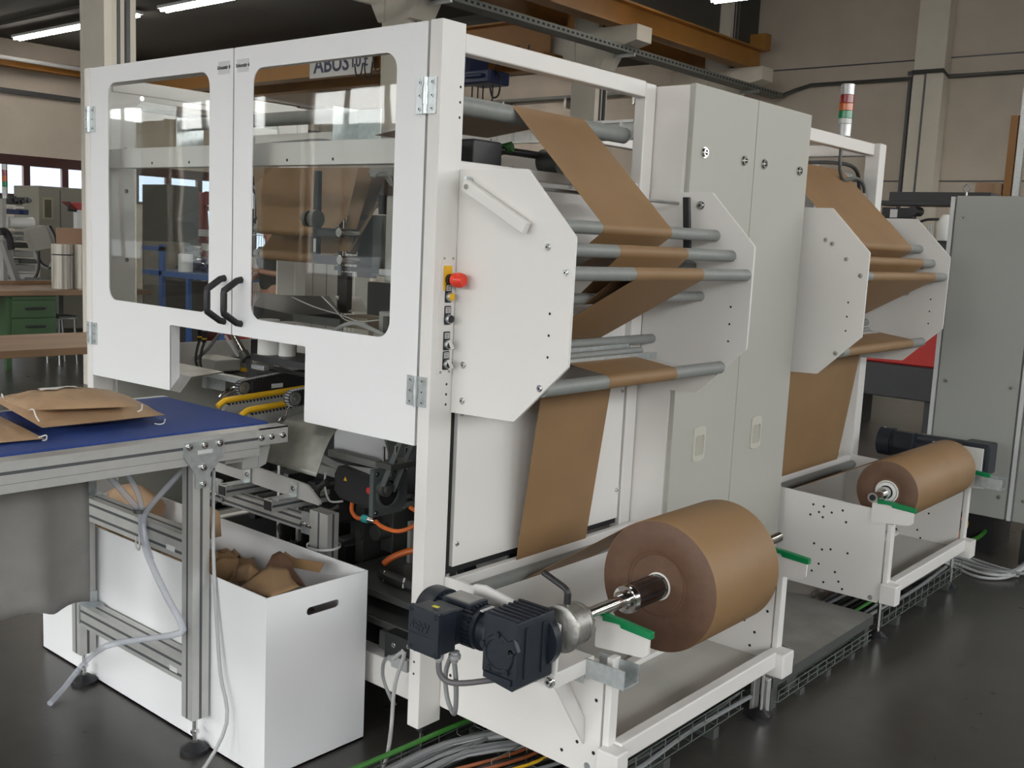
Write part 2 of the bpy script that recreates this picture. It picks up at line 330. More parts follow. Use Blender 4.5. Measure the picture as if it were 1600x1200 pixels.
def rail(x, y0, y1, z, h, wd, lb):
    fin('crane_rail', ibeam((x, y0, z), (x, y1, z), h, wd), CR, label=lb, cat='crane rail')
rail(-7.25, -8.9, 15.6, 5.14, 0.38, 0.28, 'orange-yellow crane rail on the near side of the column corbels')
rail(-8.35, -8.9, 15.6, 5.14, 0.38, 0.28, 'orange-yellow crane rail on the far side of the column corbels')
rail(-20.7, -8.9, 15.6, 4.92, 0.20, 0.28, 'yellow crane rail along the far left wall above the maroon windows')
fin('rail_stop', M().box(-7.42, -7.1, 15.5, 15.7, 5.33, 5.62), CR, label='orange end stop block on the crane rail at the hall corner', cat='rail stop')
r = root('bridge_crane', (-14.5, 10.9, 4.6), 'orange overhead bridge crane spanning the far bay above the machines', 'crane')
fin('girder', ibeam((-20.6, 10.9, 4.88), (-8.4, 10.9, 4.88), 0.56, 0.34), CR, r)
fin('girder', ibeam((-20.6, 12.3, 4.9), (-8.4, 12.3, 4.9), 0.5, 0.3), CR, r)
for x in (-20.45, -8.5): fin('end_carriage', M().box(x-0.12, x+0.12, 10.3, 12.9, 5.0, 5.25), CR, r, bevel=0.01)
sx0, sx1 = W(484, 105, 'y', 10.7).x, W(581, 105, 'y', 10.7).x; sw_ = sx1-sx0
b = M(); b.box(sx0, sx1, 10.70, 10.73, 4.56, 4.98)
q = b; q.text('ABUS', sw_*0.24, TXf((sx0+sw_*0.36, 10.695, 4.78), (1, 0, 0), (0, 0, 1)), 1, 0.002, 0.008); q.text('10 t', sw_*0.17, TXf((sx0+sw_*0.80, 10.695, 4.78), (1, 0, 0), (0, 0, 1)), 1, 0.002, 0.004)
fin('name_sign', q, [LB, mat('dark blue lettering', (0.02, 0.03, 0.10), 0.5)], r)
for i in range(16):
    x = -12.6+i*0.26; d = 0.22+0.06*math.sin(i*2.1)
    fin('festoon_cable', M().tube([(x-0.11, 10.6, 4.72), (x-0.07, 10.6, 4.72-d*0.8), (x, 10.6, 4.72-d), (x+0.07, 10.6, 4.72-d*0.8), (x+0.11, 10.6, 4.72)], 0.013, smooth=3, seg=6), CBK, r)
# blue hoist hanging from the bridge
h0 = W(722, 88, 'y', 10.2); h1 = W(780, 132, 'y', 10.2)
r = root('chain_hoist', ((h0.x+h1.x)/2, 10.2, h1.z), 'dark blue electric hoist hanging from the bridge crane', 'hoist')
HB = mat('hoist blue', (0.012, 0.03, 0.11), 0.45)
fin('suspension', M().box(h0.x-0.1, h0.x+0.1, 10.2, 10.9, h0.z+0.0, 4.62), BM, r); fin('motor_housing', M().box(h0.x-0.5, h0.x+0.32, 10.0, 10.5, h1.z+0.05, h0.z+0.05), HB, r, bevel=0.05)
fin('gear_housing', M().box(h0.x+0.25, h1.x, 9.95, 10.45, h1.z, h0.z-0.28).box(h0.x+0.35, h1.x-0.1, 9.9, 9.96, h1.z+0.08, h0.z-0.34), HB, r, bevel=0.03)
for u in (738, 747, 755, 770): p = W(u, 134, 'y', 10.2); fin('load_chain', M().cyl((p.x, 10.2, p.z+0.05), (p.x, 10.2, p.z-1.0), 0.012, 0, 6), CBK, r)
p = W(773, 105, 'y', 10.1); fin('cable_loop', M().tube([(p.x, p.y, p.z), (p.x+0.12, p.y, p.z-0.2), (p.x+0.1, p.y, p.z-0.42), (p.x-0.02, p.y, p.z-0.45), (p.x-0.08, p.y, p.z-0.3)], 0.015), CBK, r)
# galvanised cable tray hung along the columns, conduit on the back wall
def wire_or_duct(): pass
b = M(); b.box(-7.32, -7.08, -8.9, 16.35, 4.57, 4.585); b.box(-7.085, -7.07, -8.9, 16.35, 4.57, 4.66); b.box(-7.33, -7.315, -8.9, 16.35, 4.57, 4.66)
i = -8.0
while i < 16: b.box(-7.069, -7.066, i, i+0.05, 4.60, 4.63, 1); i += 0.11
ct_ = root('cable_tray', (-7.2, 4, 4.57), 'long galvanised cable tray running past the column tops', 'cable tray'); fin('tray_channel', b, [mat('dull tray zinc', (0.20, 0.21, 0.195), 0.6, 0.3), DK], ct_)
# galvanised cable tray running past the column tops', cat='cable tray')
for y in (3.2, 7.2, 11.2, 15.2): fin('tray_bracket', M().box(-7.57, -7.0, y-0.02, y+0.02, 4.52, 4.57), ZN, ct_)
b = M(); b.tube([(-7.1, 16.3, 4.62), (-6.9, 16.42, 4.72), (-6.6, 16.44, 4.80), (-4.68, 16.44, 4.80), (-4.62, 16.15, 4.86), (-4.1, 16.15, 4.86), (-4.1, 16.44, 4.80), (7.9, 16.44, 4.80)], 0.035, smooth=1, seg=8)
fin('conduit', b, DG, label='dark conduit running along the back wall at mid height', cat='conduit')
fin('wall_cable', M().box(-4.78, -4.73, 16.42, 16.5, 0, 4.8), AG, label='thin black cable duct running down the back wall beside the pilaster', cat='cable duct')
r = root('wall_pilaster', (-4.35, 16.35, 0), 'beige pilaster on the back wall to the right of the signal tower', 'pilaster')
fin('shaft', M().box(-4.62, -4.1, 16.2, 16.5, 0, 6.9), CO, r, bevel=0.01); fin('cable_duct', M().box(-4.42, -4.39, 16.18, 16.21, 0, 4.85), AG, r); fin('junction_box', M().box(-4.70, -4.42, 16.15, 16.22, 4.82, 4.88), AG, r)
zc_ = W(60, 98, 'x', -20.4).z
fin('pipe', M().cyl((-20.4, -8.9, zc_), (-20.4, 16.4, zc_), 0.045, 0, 8), LB, label='pale pipe running above the yellow rail on the far left wall', cat='pipe')
# fluorescent strip lamps
def lamp(p0, p1, lb, dz=0.0):
    p0 = Vector(p0); p1 = Vector(p1); d = (p1-p0); L = d.length; d.normalize()
    r = root('strip_lamp', ((p0+p1)/2), lb, 'lamp', 'fluorescent strip lamps')
    fin('housing', M().beam(p0+Vector((0, 0, 0.05)), p1+Vector((0, 0, 0.05)), 0.2, 0.05), LB, r)
    side = d.cross(Vector((0, 0, 1)))
    em = mat('fluorescent tube', (1.0, 0.95, 0.88), 0.5, emit=LAMP)
    for s in (-0.05, 0.05): fin('tube', M().cyl(p0+side*s+d*0.05, p1+side*s-d*0.05, 0.022, 0, 10), em, r)
    for k in (0.15, 0.85): q = p0+(p1-p0)*k; fin('hanger', M().cyl(q+Vector((0, 0, 0.07)), (q.x, q.y, 5.45 if q.x < -7.8 else 6.92), 0.006, 0, 6), AG, r)
lamp((-19.9, 7.75, 5.27), (-16.9, 7.75, 5.27), 'strip lamp left of the cream column at the far left')
lamp((-14.4, 7.75, 5.27), (-11.4, 7.75, 5.27), 'strip lamp above the machine doors right of the far left column')
lamp((-16.2, 7.85, 5.32), (-15.35, 7.85, 5.32), 'short distant strip lamp just right of the far left column')
lamp((-7.25, 11.7, 5.62), (-6.9, 11.7, 5.62), 'small lamp above the middle column corbel')
lamp((-6.0, 11.6, 5.28), (-3.0, 11.6, 5.28), 'strip lamp at the top edge above the grey machine cabinet')
for k_, (x_, y_) in enumerate(((-6.6, 3.0), (-6.6, -1.5), (-14.0, 1.5), (-19.0, 1.5), (2.5, 8.0), (2.5, 12.5), (-14.0, 13.6), (-19.0, 13.6))):  # lamps added to brighten the columns and far walls
    lamp((x_, y_, 5.27), (x_+3, y_, 5.27), 'strip lamp added for extra light, '+('above the walkway left of the machine', 'above the left bench tops', 'in the far bay before the benches', 'in the far bay by the far wall', 'behind the right grey cabinets', 'near the back wall on the right', 'in the far bay near its back wall', 'in the far corner of the far bay')[k_])
lamp((-2, 3, 6.2), (1, 3, 6.2), 'strip lamp high over the machine, outside the view')
lamp((-2, -3, 6.2), (1, -3, 6.2), 'strip lamp high over the conveyor table, outside the view')
# ================================================================== BAG MACHINE, front frame
Z0 = 0.115; ZT = 2.32
mach = root('bag_making_machine', (-1.03, 0.6, 0), 'white framed paper bag machine with two windowed doors and black handles', 'machine')
def post(parent, x0, x1, y0, y1, z0, z1, m=WH):
    return fin('frame_post', M().box(x0, x1, y0, y1, z0, z1), m, parent, bevel=0.006)
b = M(); b.box(-0.05, 0, 0, 0.10, Z0, ZT); holes(b, [(0.0, y, z) for y, z in ((0.085, 2.135), (0.085, 2.09), (0.085, 2.045), (0.072, 1.232), (0.072, 1.20), (0.072, 1.168), (0.082, 0.40), (0.082, 0.36), (0.082, 0.315))], (1, 0, 0), 0.0045, 1)
holes(b, [(-0.028, 0, z) for z in (0.375, 0.335, 0.295)], (0, -1, 0), 0.0045, 1); fin('frame_post', b, [WH, DK], mach, bevel=0.003)
post(mach, -2.12, -2.07, 0, 0.10, Z0, ZT); post(mach, -0.05, 0, 1.085, 1.155, Z0, 2.29); post(mach, -2.12, -2.07, 1.085, 1.155, Z0, 2.29)
def beamx(n_, x0, x1, y0, y1, z0, z1, par=mach, m=WH, bv=0.006): return fin(n_, M().box(x0, x1, y0, y1, z0, z1), m, par, bevel=bv)
beamx('top_beam', -0.05, 0, 0.10, 1.085, 2.236, 2.295); beamx('top_beam', -2.12, -2.07, 0.10, 1.085, 2.236, 2.295)
beamx('top_beam', -2.07, -0.05, 0.05, 0.10, 2.256, 2.31)
b = M(); b.box(-2.07, -0.05, 0.08, 0.13, 1.912, 1.992); holes(b, [(x, 0.08, 1.93) for x in (-1.72, -1.45, -1.235, -0.83, -0.58)], (0, -1, 0), 0.006, 1); fin('cross_beam', b, [WH, DK], mach, bevel=0.003)
beamx('base_beam', -2.07, -0.05, 0.03, 0.10, 0.178, 0.285); beamx('base_beam', -2.07, -0.05, 1.09, 1.15, 0.178, 0.26); beamx('base_beam', -2.12, -2.07, 0.1, 1.09, 0.178, 0.26); beamx('base_beam', -0.05, 0.0, 0.1, 1.09, 0.178, 0.26)
for x, y in ((-0.03, 0.05), (-2.09, 0.05), (-0.03, 1.12), (-2.09, 1.12)):
    fin('levelling_foot', M().cyl((x, y, 0.03), (x, y, Z0), 0.011, 1, 12).cyl((x, y, 0), (x, y, 0.012), 0.05, 0, 24).cyl((x, y, 0.012), (x, y, 0.035), 0.045, 0, 24, r2=0.016).box(x-0.016, x+0.016, y-0.016, y+0.016, 0.085, Z0, 2), [BK, CH, BM], mach)
# left side panel with rounded opening
b = M(); b.plate([(0.10, 0.30), (1.085, 0.30), (1.085, 2.236), (0.10, 2.236)], [rrect(0.205, 0.98, 1.14, 2.215, 0.06)], 'x', -2.085, -2.075)
sp_ = fin('side_panel', b, WH, mach)
for y, z in ((0.165, 2.0), (0.165, 1.82), (0.165, 1.52), (0.155, 1.30), (0.24, 2.225), (0.62, 2.225), (0.40, 1.10)): bolt(sp_, (-2.075, y, z), (1, 0, 0), 0.007)
fin('pane', M().box(-2.083, -2.077, 0.2, 0.985, 1.135, 2.22), PANE, sp_)
fin('lower_panel', M().box(-2.07, -2.06, 0.11, 1.08, 0.30, 0.99), GC, mach)
# right side removable panel
fin('panel_seal', M().box(-0.045, -0.022, 0.10, 1.085, 0.60, 1.19), DK, mach)
rp = fin('cover_panel', M().box(-0.024, -0.006, 0.138, 1.128 - 0.055, 0.625, 1.185), WH, mach, bevel=0.002)
for y, z in ((0.155, 1.13), (0.155, 0.70), (1.055, 1.13), (1.055, 0.74)): bolt(rp, (-0.006, y, z), (1, 0, 0), 0.006)
beamx('web_guard_panel', -0.045, -0.03, 0.11, 1.085, 1.19, 1.72, m=WH, bv=0); beamx('web_guard_panel', -0.075, -0.06, 0.11, 1.085, 1.735, 1.86, m=WH, bv=0)
beamx('crossbar', -0.05, -0.01, 0.10, 1.085, 1.885, 1.92)
# doors
def hinge(parent, x, y, z0, z1, w=0.042):
    h = z1-z0; b = M(); b.box(x-w, x-0.008, y-0.005, y, z0, z1); b.box(x+0.008, x+w, y-0.005, y, z0, z1); zc = (z0+z1)/2
    b.cyl((x, y-0.006, z0), (x, y-0.006, z1), 0.0085, 0, 14); b.cyl((x, y-0.006, zc-h*0.25), (x, y-0.006, zc+h*0.25), 0.0105, 0, 14)
    for s in (-1, 1):
        for k in (-0.36, 0, 0.36): b.cyl((x+s*w*0.62, y-0.0055, zc+k*h), (x+s*w*0.62, y-0.007, zc+k*h), 0.007, 0, 12); b.cyl((x+s*w*0.62, y-0.0069, zc+k*h), (x+s*w*0.62, y-0.0075, zc+k*h), 0.003, 1, 8)
    return fin('hinge', b, [ZN, DK], parent, bevel=0.0015)
def door(outline, win, hx, hz, lab, labx, hinx, lb):
    b = M(); b.plate(rpoly(outline, 0.006, 2), [rrect(*win, 0.055, 8)], 'y', 0.0, 0.004)
    no_ = len(outline)
    for i in range(no_):
        (xa, za), (xb, zb) = outline[i], outline[(i+1) % no_]; L = math.hypot(xb-xa, zb-za); nx, nz = -(zb-za)/L*0.003, (xb-xa)/L*0.003
        b.prism([(xa, za), (xb, zb), (xb+nx, zb+nz), (xa+nx, za+nz)], 'y', 0.001, 0.045)
    d = fin('door', b, WD, mach, label=lb, bevel=0.0012)
    fin('window_pane', M().box(win[0]-0.02, win[1]+0.02, 0.0045, 0.0085, win[2]-0.02, win[3]+0.02), PANE, d)
    y = -0.075
    fin('handle', M().tube([(hx, 0.0, hz[1]), (hx, -0.02, hz[1]-0.004), (hx, y, hz[1]-0.04), (hx, y, hz[1]-0.05), (hx, y, hz[0]+0.05), (hx, y, hz[0]+0.04), (hx, -0.02, hz[0]+0.004), (hx, 0.0, hz[0])], 0.0125, smooth=1, seg=14), BK, d, ang=60)
    q = M(); q.box(labx-0.034, labx+0.034, -0.0012, 0.0, 2.232, 2.276); q.text(lab, 0.017, TXf((labx, -0.0014, 2.254), (1, 0, 0), (0, 0, 1)), 1, 0.0003, 0.0006)
    fin('label_plate', q, [LB, TX], d)
    for z0, z1 in hinx[1]: hinge(d, hinx[0], 0.0, z0, z1)
door([(-2.066, 1.02), (-1.456, 1.03), (-1.456, 1.292), (-1.043, 1.292), (-1.043, 2.318), (-2.066, 2.318)], (-1.925, -1.19, 1.36, 2.248), -1.085, (1.337, 1.498), 'Schutztür 8', -1.10, (-2.068, [(2.055, 2.16), (1.155, 1.25)]), 'left windowed door, narrow lower leg')
door([(-1.037, 1.292), (-0.607, 1.292), (-0.607, 1.03), (-0.06, 1.035), (-0.06, 2.318), (-1.037, 2.318)], (-0.925, -0.19, 1.36, 2.24), -0.98, (1.337, 1.498), 'Schutztür 6', -0.985, (-0.056, [(2.048, 2.155), (1.162, 1.256)]), 'right windowed door, wide lower leg')
# operator control strip on the post
ctl = fin('control_strip', M().plate(rrect(0.026, 0.088, 1.262, 1.632, 0.006), [], 'x', 0.0, 0.004), WH, mach)
for y in (0.038, 0.076):
    for z in (1.622, 1.272): bolt(ctl, (0.004, y, z), (1, 0, 0), 0.0035, 0.003)
fin('yellow_plate', M().box(0.004, 0.006, 0.037, 0.073, 1.525, 1.60), YL, ctl)
e = M(); e.lathe((0.006, 0.06, 1.558), (1, 0, 0), [(0, 0.017), (0.012, 0.017), (0.012, 0.012), (0.022, 0.012)], 0)
e.lathe((0.006, 0.06, 1.558), (1, 0, 0), [(0.014, 0.0125), (0.022, 0.021), (0.04, 0.0235), (0.056, 0.0215), (0.062, 0.017), (0.063, 0.008)], 1)
fin('emergency_stop_button', e, [BK, RD], ctl, label='red mushroom button')
def button(z, col, kind):
    q = M(); q.plate(rrect(0.046, 0.073, z-0.018, z+0.040, 0.004), [], 'x', 0.004, 0.0065, 0); q.box(0.0065, 0.0075, 0.0495, 0.0695, z+0.018, z+0.036, 2)
    for k in (0.022, 0.027, 0.032): q.box(0.0075, 0.0079, 0.052, 0.066, z+k-0.001, z+k+0.001, 0)
    q.lathe((0.0065, 0.062, z), (1, 0, 0), [(0, 0.014), (0.010, 0.014), (0.012, 0.012)], 3)
    q.lathe((0.0065, 0.062, z), (1, 0, 0), [(0.010, 0.0118), (0.0145, 0.0118), (0.0155, 0.010)], 1)
    if kind == 'selector_switch': q.beam((0.021, 0.055, z+0.013), (0.021, 0.069, z-0.013), 0.012, 0.009, 4, up=(1, 0, 0))
    fin(kind, q, [BK, col, LB, ZN, CD], ctl)
button(1.505, YL, 'push_button'); button(1.437, BK, 'push_button'); button(1.358, BK, 'selector_switch'); button(1.297, BK, 'selector_switch')

# ------------------------------------------------------------------ octagon web-guide units and unwinders (used twice)
OCT = [(0.0, 1.141), (0.262, 1.150), (0.453, 1.335), (0.455, 1.703), (0.268, 1.892), (0.0, 1.892)]
ROL = dict(T=(-0.10, 2.10, 0.030), R1=(0.295, 1.736, 0.021), B1=(0.205, 1.622, 0.018), R2=(0.365, 1.666, 0.021), B2=(0.25, 1.512, 0.018), R3=(0.431, 1.600, 0.021), V2=(0.05, 1.335, 0.018), O=(0.352, 1.257, 0.023), V1=(0.125, 1.205, 0.02), I=(0.045, 0.55, 0.022))
def wrap(seq, n=7):
    pts = []; th = []
    for i in range(len(seq)-1):
        (x0, z0, r0, s0), (x1, z1, r1, s1) = seq[i], seq[i+1]; D = Vector((x1-x0, z1-z0)); L = D.length
        th.append(math.atan2(D.y, D.x)-math.asin(max(-1, min(1, (s1*r1-s0*r0)/L))))
    for i, (x, z, r, s) in enumerate(seq):
        def at(t): nn = (-math.sin(t), math.cos(t)); return (x-s*r*nn[0], z-s*r*nn[1])
        if i == 0: pts.append(at(th[0])); continue
        if i == len(seq)-1: pts.append(at(th[-1])); continue
        a, c = th[i-1], th[i]; d = (c-a)
        while d > PI: d -= 2*PI
        while d < -PI: d += 2*PI
        if s > 0 and d < -0.3: d += 2*PI
        if s < 0 and d > 0.3: d -= 2*PI
        for k in range(n+1): pts.append(at(a+d*k/n))
    return pts
def web_sheet(pts, y0, y1, name, m, nseg=8, **kw):
    t = 0.0006; b = M(); n_ = len(pts); vs = []; out = []
    for off in (t, -t):
        for i, p in enumerate(pts):
            a = Vector(pts[max(0, i-1)]); c = Vector(pts[min(n_-1, i+1)]); d = (c-a); d = d.normalized() if d.length > 1e-9 else Vector((1, 0)); nn = Vector((-d.y, d.x))
            for j in range(nseg+1): out.append((p[0]+nn.x*off, y0+(y1-y0)*j/nseg, p[1]+nn.y*off))
    S = nseg+1; fs = []
    for o in (0, n_*S):
        for i in range(n_-1):
            for j in range(nseg): fs.append((o+i*S+j, o+i*S+j+1, o+(i+1)*S+j+1, o+(i+1)*S+j))
    o = n_*S
    for i in range(n_-1):
        for j in (0, nseg): fs.append((i*S+j, (i+1)*S+j, o+(i+1)*S+j, o+i*S+j))
    b.add(out, fs); return fin(name, b, m, ang=60, **kw)
def web_unit(par, y0, arm, dots):
    yn, yf = y0+0.10, y0+1.16
    for k, y in enumerate((yn, yf)):
        a0, a1 = (y-0.006, y+0.004)
        b = M(); b.plate(rpoly([(max(p[0], 0.002), p[1]) for p in OCT], [0.0, 0.008, 0.008, 0.012, 0.012, 0.0], 4), [], 'y', a0, a1)
        holes(b, [(0.378, a0, z) for z in (1.482, 1.419, 1.356)], (0, -1, 0), 0.0045, 1)
        s = fin('guide_side_plate', b, [WH, DK], par, bevel=0.0015)
        if k == 0:
            for x, z in dots: bolt(s, (x, a0, z), (0, -1, 0), 0.008)
            if arm:
                c = M(); d = Vector((0.245, 0, -0.125)).normalized()
                c.beam(Vector((0.045, a0-0.02, 1.846)), Vector((0.293, a0-0.02, 1.721)), 0.024, 0.036, 0, up=(-0.45, 0, -0.89))
                am = fin('swing_arm', c, WH, s, bevel=0.003)
                fin('clamp_screw', M().cyl((0.062, a0-0.036, 1.838), (0.062, a0-0.032, 1.838), 0.008, 0, 12), CH, am); fin('arm_shaft', M().cyl((0.052, a0, 1.862), (0.052, a0-0.03, 1.862), 0.007, 0, 12), ZN, am)
    for k, (x, z, r) in ROL.items():
        if k in ('T', 'I'): continue
        fin('guide_roller', M().cyl((x, yn+0.006, z), (x, yf-0.008, z), r, 0, 32).cyl((x, yn-0.002, z), (x, yf-0.004, z), 0.007, 1, 10), [RG, ZN], par)
    x, z, r = ROL['T']; fin('top_guide_roller', M().cyl((x, y0+0.105, z), (x, yf-0.06, z), r, 0, 36).cyl((x, y0+0.06, z), (x, yf-0.01, z), 0.008, 1, 10), [RG, ZN], par)
    # web tension arm, guide strip and floor plate inside the unit
    fin('sensor_bar', M().cyl((0.135, yn, 1.85), (0.135, yf-0.02, 1.85), 0.006, 0, 10), ST, par)
    if arm: fin('brake_lever', M().prism([(0.195, 1.87), (0.222, 1.87), (0.245, 1.64), (0.215, 1.64)], 'y', yf-0.09, yf-0.075), BK, par, bevel=0.003)
    if arm: bolt(par, (0.225, yf-0.006, 1.845), (0, -1, 0), 0.012, 0.012, name='bolt')
    g = M(); g.box(0.12, 0.20, yn, yf-0.20, 1.286, 1.292); g.box(0.196, 0.20, yn, yf-0.20, 1.292, 1.310); g.box(0.12, 0.13, yn, yf-0.28, 1.292, 1.335)
    fin('guide_strip', g, ZN, par); fin('guide_strip_roller', M().cyl((0.155, yn+0.02, 1.312), (0.155, yf-0.24, 1.312), 0.013, 0, 18), RG, par)
    fin('floor_plate', M().prism([(0.0, 1.262), (0.31, 1.236), (0.31, 1.232), (0.0, 1.255)], 'y', yf-0.345, yf-0.006), WH, par); fin('floor_plate', M().prism([(0.0, 1.262), (0.31, 1.236), (0.31, 1.232), (0.0, 1.255)], 'y', yn+0.006, yn+0.31), WH, par)
D1 = [(0.359, 1.671), (0.428, 1.602), (0.355, 1.262), (0.048, 1.296), (0.049, 1.184)]
web_unit(mach, 0.0, True, D1)
# cable/white comb guard, motor block, tubes seen through the open top
fin('motor_block', M().box(-0.19, -0.062, 0.22, 0.36, 1.86, 2.0), BK, mach, bevel=0.008)
fin('tube', M().cyl((-0.30, 0.12, 2.005), (-0.30, 1.09, 2.005), 0.014, 0, 16), BM, mach)
b = M(); b.box(-2.06, -0.06, 1.10, 1.115, 2.085, 2.093); b.box(-2.06, -0.06, 1.10, 1.115, 2.150, 2.160)
for i in range(22): x = -2.05+i*0.092; b.box(x, x+0.008, 1.095, 1.115, 2.085, 2.16)
b.box(-2.06, -0.06, 1.115, 1.125, 2.085, 2.15); b.box(-2.06, -0.05, 1.09, 1.13, 1.86, 1.90); fin('comb_guard', b, WP, mach)
b = M(); b.plate([(-1.45, 1.80), (-0.07, 1.80), (-0.07, 1.93), (-0.30, 2.02), (-1.45, 2.02)], [], 'y', 0.98, 0.99); holes(b, [(x, 0.98, z) for x, z in ((-0.55, 1.97), (-0.42, 1.93), (-0.25, 1.90), (-0.7, 1.9))], (0, -1, 0), 0.010, 1); fin('rear_plate', b, [WH, CH], mach)
fin('gear_drive', M().cyl((-0.30, 0.86, 1.985), (-0.12, 0.86, 1.985), 0.045, 0, 20).box(-0.12, -0.06, 0.80, 0.95, 1.93, 2.03).cyl((-0.16, 0.80, 1.96), (-0.16, 0.95, 1.96), 0.03, 0, 16), DG, mach, bevel=0.004)
b = M()
for i in range(9): b.box(-0.165+i*0.012, -0.160+i*0.012, 0.90, 0.99, 1.90, 1.96)
fin('motor_fins', b, BM, mach)
fin('hose', M().tube([(-0.15, 0.95, 1.99), (-0.12, 0.9, 1.96), (-0.10, 0.92, 1.92), (-0.14, 0.95, 1.9)], 0.012), CL, mach)
fin('cable_bundle', M().tube([(-0.62, 0.60, 2.0), (-0.5, 0.62, 2.03), (-0.38, 0.63, 2.0), (-0.28, 0.66, 2.02)], 0.02), CG, mach)
# ------------------------------------------------------------------ paper web 1
RO = (0.60, 0.652, 0.205)
def path(ro):
    g = lambda k, s: (*ROL[k], s)
    return [(*ro, 1), g('I', -1), g('V1', -1), g('O', 1), g('V2', -1), g('R3', 1), g('B2', -1), g('R2', 1), g('B1', -1), g('R1', 1), g('T', 1), (-0.75, 2.03, 0.02, 1)]
web_sheet(wrap(path(RO)), 0.42, 0.822, 'paper_web', KP, label='brown kraft paper web threaded from the large near roll up over the guide rollers', cat='paper web')
r = root('paper_roll', (RO[0], 0.62, 0.447), 'large brown kraft paper roll on the near unwinder', 'paper roll', 'kraft paper rolls on the unwinders')
def paper_roll(r, ro, ya, yb, rin, ring):
    b = M(); seg = 96
    prof = [(0, rin), (0, ring-0.001), (0.0015, ring), (0, ring+0.002), (0, ro[2]-0.002), (0.002, ro[2]), (yb-ya-0.002, ro[2]), (yb-ya, ro[2]-0.003), (yb-ya, rin), (yb-ya-0.01, rin-0.001)]
    c = Vector((ro[0], ya, ro[1])); vs = []
    for t, q in prof: vs += [(ro[0]+q*math.cos(2*PI*i/seg), ya+t, ro[1]+q*math.sin(2*PI*i/seg)) for i in range(seg)]
    b.add(vs, []); 
    for k in range(len(prof)-1):
        for i in range(seg): b.f.append([k*seg+i, k*seg+(i+1) % seg, (k+1)*seg+(i+1) % seg, (k+1)*seg+i]); b.m.append(0 if k in (4, 5, 6) else 1)
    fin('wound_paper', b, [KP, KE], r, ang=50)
    fin('core', M().ring((ro[0], ya-0.002, ro[1]), (ro[0], yb+0.002, ro[1]), rin, rin-0.006), CD, r, label='pale cardboard core')
paper_roll(r, RO, 0.42, 0.822, 0.044, 0.098)
b = M(); b.ring((RO[0]-0.01, 0.4185, RO[1]+0.006), (RO[0]-0.01, 0.421, RO[1]+0.006), 0.1015, 0.099, 0, 64); fin('seam_line', b, mat('brown seam', (0.12, 0.05, 0.02), 0.6), r)
sh = root('unwind_shaft', (RO[0], 0.6, 0.61), 'polished steel winding shaft through the large near paper roll', 'shaft', 'unwinder shafts')
fin('shaft', M().cyl((RO[0], 0.0, RO[1]), (RO[0], 1.235, RO[1]), 0.019, 0, 28), CH, sh)
b = M(); b.cyl((RO[0], 0.255, RO[1]), (RO[0], 0.90, RO[1]), 0.0365, 0, 40)
for k in range(6): a = k*PI/3; b.beam((RO[0]+0.034*math.cos(a), 0.262, RO[1]+0.034*math.sin(a)), (RO[0]+0.034*math.cos(a), 0.89, RO[1]+0.034*math.sin(a)), 0.008, 0.008, 1)
fin('expanding_sleeve', b, [mat('dark chrome', (0.16, 0.15, 0.145), 0.2, 1.0), BK], sh)
b = M(); b.lathe((RO[0], 0.215, RO[1]), (0, 1, 0), [(0, 0.026), (0.008, 0.03), (0.012, 0.023), (0.022, 0.023), (0.024, 0.041), (0.036, 0.045), (0.044, 0.045), (0.048, 0.038)], 0, 40); fin('shaft_collar', b, CH, sh)
